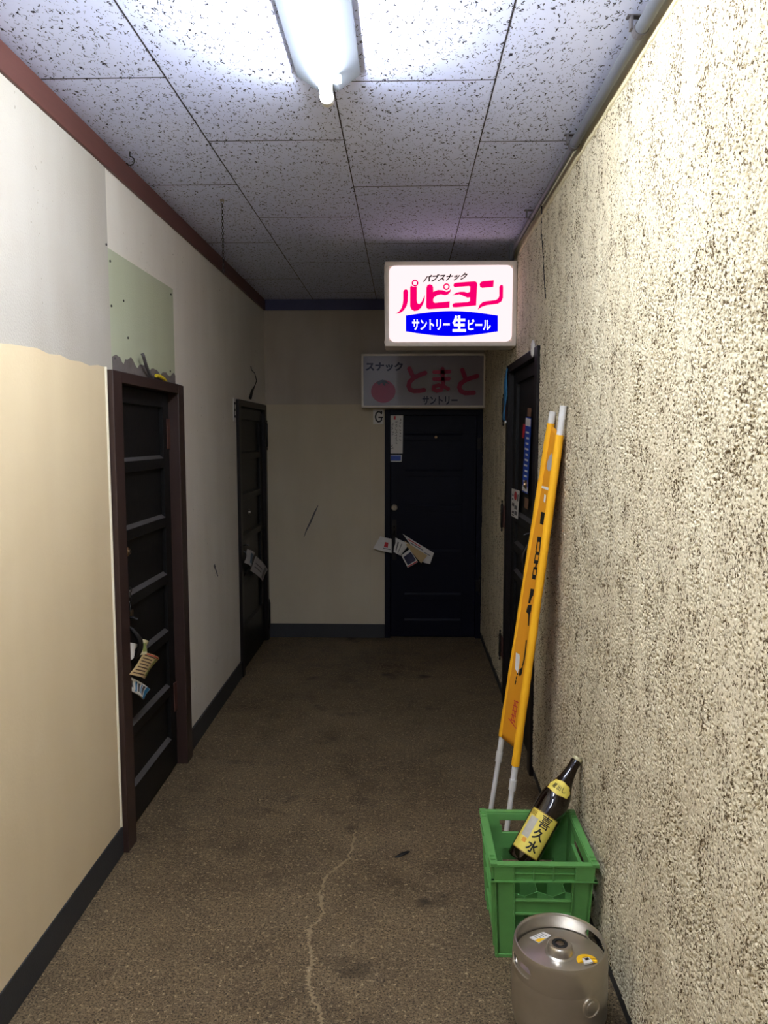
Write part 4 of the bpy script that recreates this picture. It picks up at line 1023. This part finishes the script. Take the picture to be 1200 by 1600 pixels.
def cloth(u, v):
    p = Lp(v).lerp(Rp(v), u)
    sag = -.042*math.sin(PI*u)+.004*math.sin(3*PI*u+1.5*math.sin(5*v))+.006*math.sin(7*v)*u*(1-u)
    if v > .93: p = p-(RT-RF).normalized()*0.0
    return p + bn*(sag+.010)
mb = MB(); nu, nv = 14, 60
top_ = lambda u: 1.0-.012*math.sin(PI*u)
A = [cloth(i/nu, j/nv*top_(i/nu)-(0.0 if j else .0)) for i in range(nu+1) for j in range(nv+1)]
mb.faces(A, [(i*(nv+1)+j, (i+1)*(nv+1)+j, (i+1)*(nv+1)+j+1, i*(nv+1)+j+1) for i in range(nu) for j in range(nv)])
o = mb.build('banner_cloth', M['yellow_shaded'], t, smooth=True); o.modifiers.new('thickness', 'SOLIDIFY').thickness = .0014
for fn, v0, v1, w in ((Lp, 0.0, 1.0, 'far'), (Rp, 0.0, 1.0, 'near')):
    mb = MB(); n = 50; mb.tube([fn(v0+(v1-v0)*k/n) for k in range(n+1)], [.0158+.0005*math.sin(k*1.9)+.0005*math.sin(k*.7) for k in range(n+1)], 16); mb.build('pole_sleeve', M['yellow_cloth'], t, smooth=True)
def cloth_uv(px, py):
    u, v = .5, .5
    for _ in range(30):
        a = proj(cloth(u, v)); e = (px-a[0], py-a[1]); h = 1e-3
        au = proj(cloth(u+h, v)); av = proj(cloth(u, v+h))
        j11, j21, j12, j22 = (au[0]-a[0])/h, (au[1]-a[1])/h, (av[0]-a[0])/h, (av[1]-a[1])/h
        det = j11*j22-j12*j21
        u += max(-.2, min(.2, (e[0]*j22-e[1]*j12)/det)); v += max(-.2, min(.2, (e[1]*j11-e[0]*j21)/det))
        u = max(-.1, min(1.1, u)); v = max(-.1, min(1.1, v))
    return u, v
def cloth_mark(mb, pts, d=.0022):
    uv = [cloth_uv(*p) for p in pts]; n = len(uv)
    flat3 = [Vector((u, v, 0)) for u, v in uv]
    mb.faces([cloth(u, v)+bn*d for u, v in uv], [tuple(x) for x in tessellate_polygon([flat3])])
def strip(mb, pts, w, d=.0022):
    for a, b in zip(pts, pts[1:]):
        t_ = Vector((b[0]-a[0], b[1]-a[1])); n_ = Vector((-t_.y, t_.x)).normalized()*w/2; t_ = t_.normalized()*w*.3
        cloth_mark(mb, [(a[0]-n_.x-t_.x, a[1]-n_.y-t_.y), (a[0]+n_.x-t_.x, a[1]+n_.y-t_.y), (b[0]+n_.x+t_.x, b[1]+n_.y+t_.y), (b[0]-n_.x+t_.x, b[1]-n_.y+t_.y)], d); d += .00005
g = MB()
z7 = lambda u, v: (760+u/4.2125, 620+v/4.2125)          # picture position of a point in the closer look
z5 = lambda u, v: (725+u/5, 660+v/5)
for poly in ([(607,698),(636,706),(628,804),(597,792)], [(578,893),(608,897),(604,938),(574,932)], [(566,1008),(600,1014),(596,1040),(560,1034)], [(552,1075),(588,1080),(584,1108),(548,1102)],
             [(548,1128),(580,1134),(577,1156),(544,1150)], [(538,1188),(567,1194),(562,1230),(534,1222)], [(525,1298),(551,1304),(546,1352),(532,1372),(520,1416),(506,1412),(514,1365)],
             [(504,1428),(534,1424),(528,1476),(519,1502),(508,1502),(489,1480)], [(506,1500),(519,1502),(512,1590),(503,1590)]):
    cloth_mark(g, [z5(*p) for p in poly])
for a_, b_, w_ in (((578, 935), (566, 1010), 1.7), ((601, 935), (594, 1012), 1.6), ((563, 1036), (556, 1078), 1.5), ((592, 1040), (586, 1080), 1.6), ((569, 1105), (565, 1130), 2.2), ((548, 1152), (541, 1190), 1.5), ((573, 1156), (567, 1195), 1.6)):
    strip(g, [z5(*a_), z5(*b_)], w_)
z8 = lambda u, v: (740+u/5.715, 1000+v/5.715)
strip(g, [z8(476, 5), z8(468, 90), z8(455, 180), z8(442, 230)], 1.8); cloth_mark(g, [z8(*p) for p in ((446,228),(436,300),(420,326),(408,312),(414,262),(432,250))])
for p, q_ in (((393, 275), (398, 310)), ((384, 350), (390, 325)), ((375, 395), (382, 365))): strip(g, [z8(*p), z8(*q_)], 1.6)
g.build('black_lettering', M['black'], t)
g = MB()
for poly in ([(384,112),(414,128),(420,150),(410,262),(398,300),(385,270),(376,260)],): cloth_mark(g, [z8(*p) for p in poly], .003)
for poly in ([(368,585),(418,600),(416,618),(366,600)], [(385,640),(396,648),(390,700),(380,690)]): cloth_mark(g, [z7(*p) for p in poly])
g.build('white_print', M['paper'], t)
g = MB()
for k in range(5): strip(g, [z8(368-8*k, 540+42*k), z8(404-8*k, 560+42*k)], 1.3); 
for k in range(3): strip(g, [z8(372+12*k, 545), z8(340+14*k, 740)], .9)
strip(g, [z8(318, 700), z8(384, 790)], 1.2); cloth_mark(g, [z8(*p) for p in ((388,790),(400,772),(430,788),(425,795))], .006)
g.build('red_print', M['sticker_red'], t)
g = MB(); cloth_mark(g, [z7(*p) for p in ((404,430),(418,390),(432,372),(442,400),(440,440),(434,480),(412,490),(400,470))])
g.build('grey_print', M['paper_grey'], t)
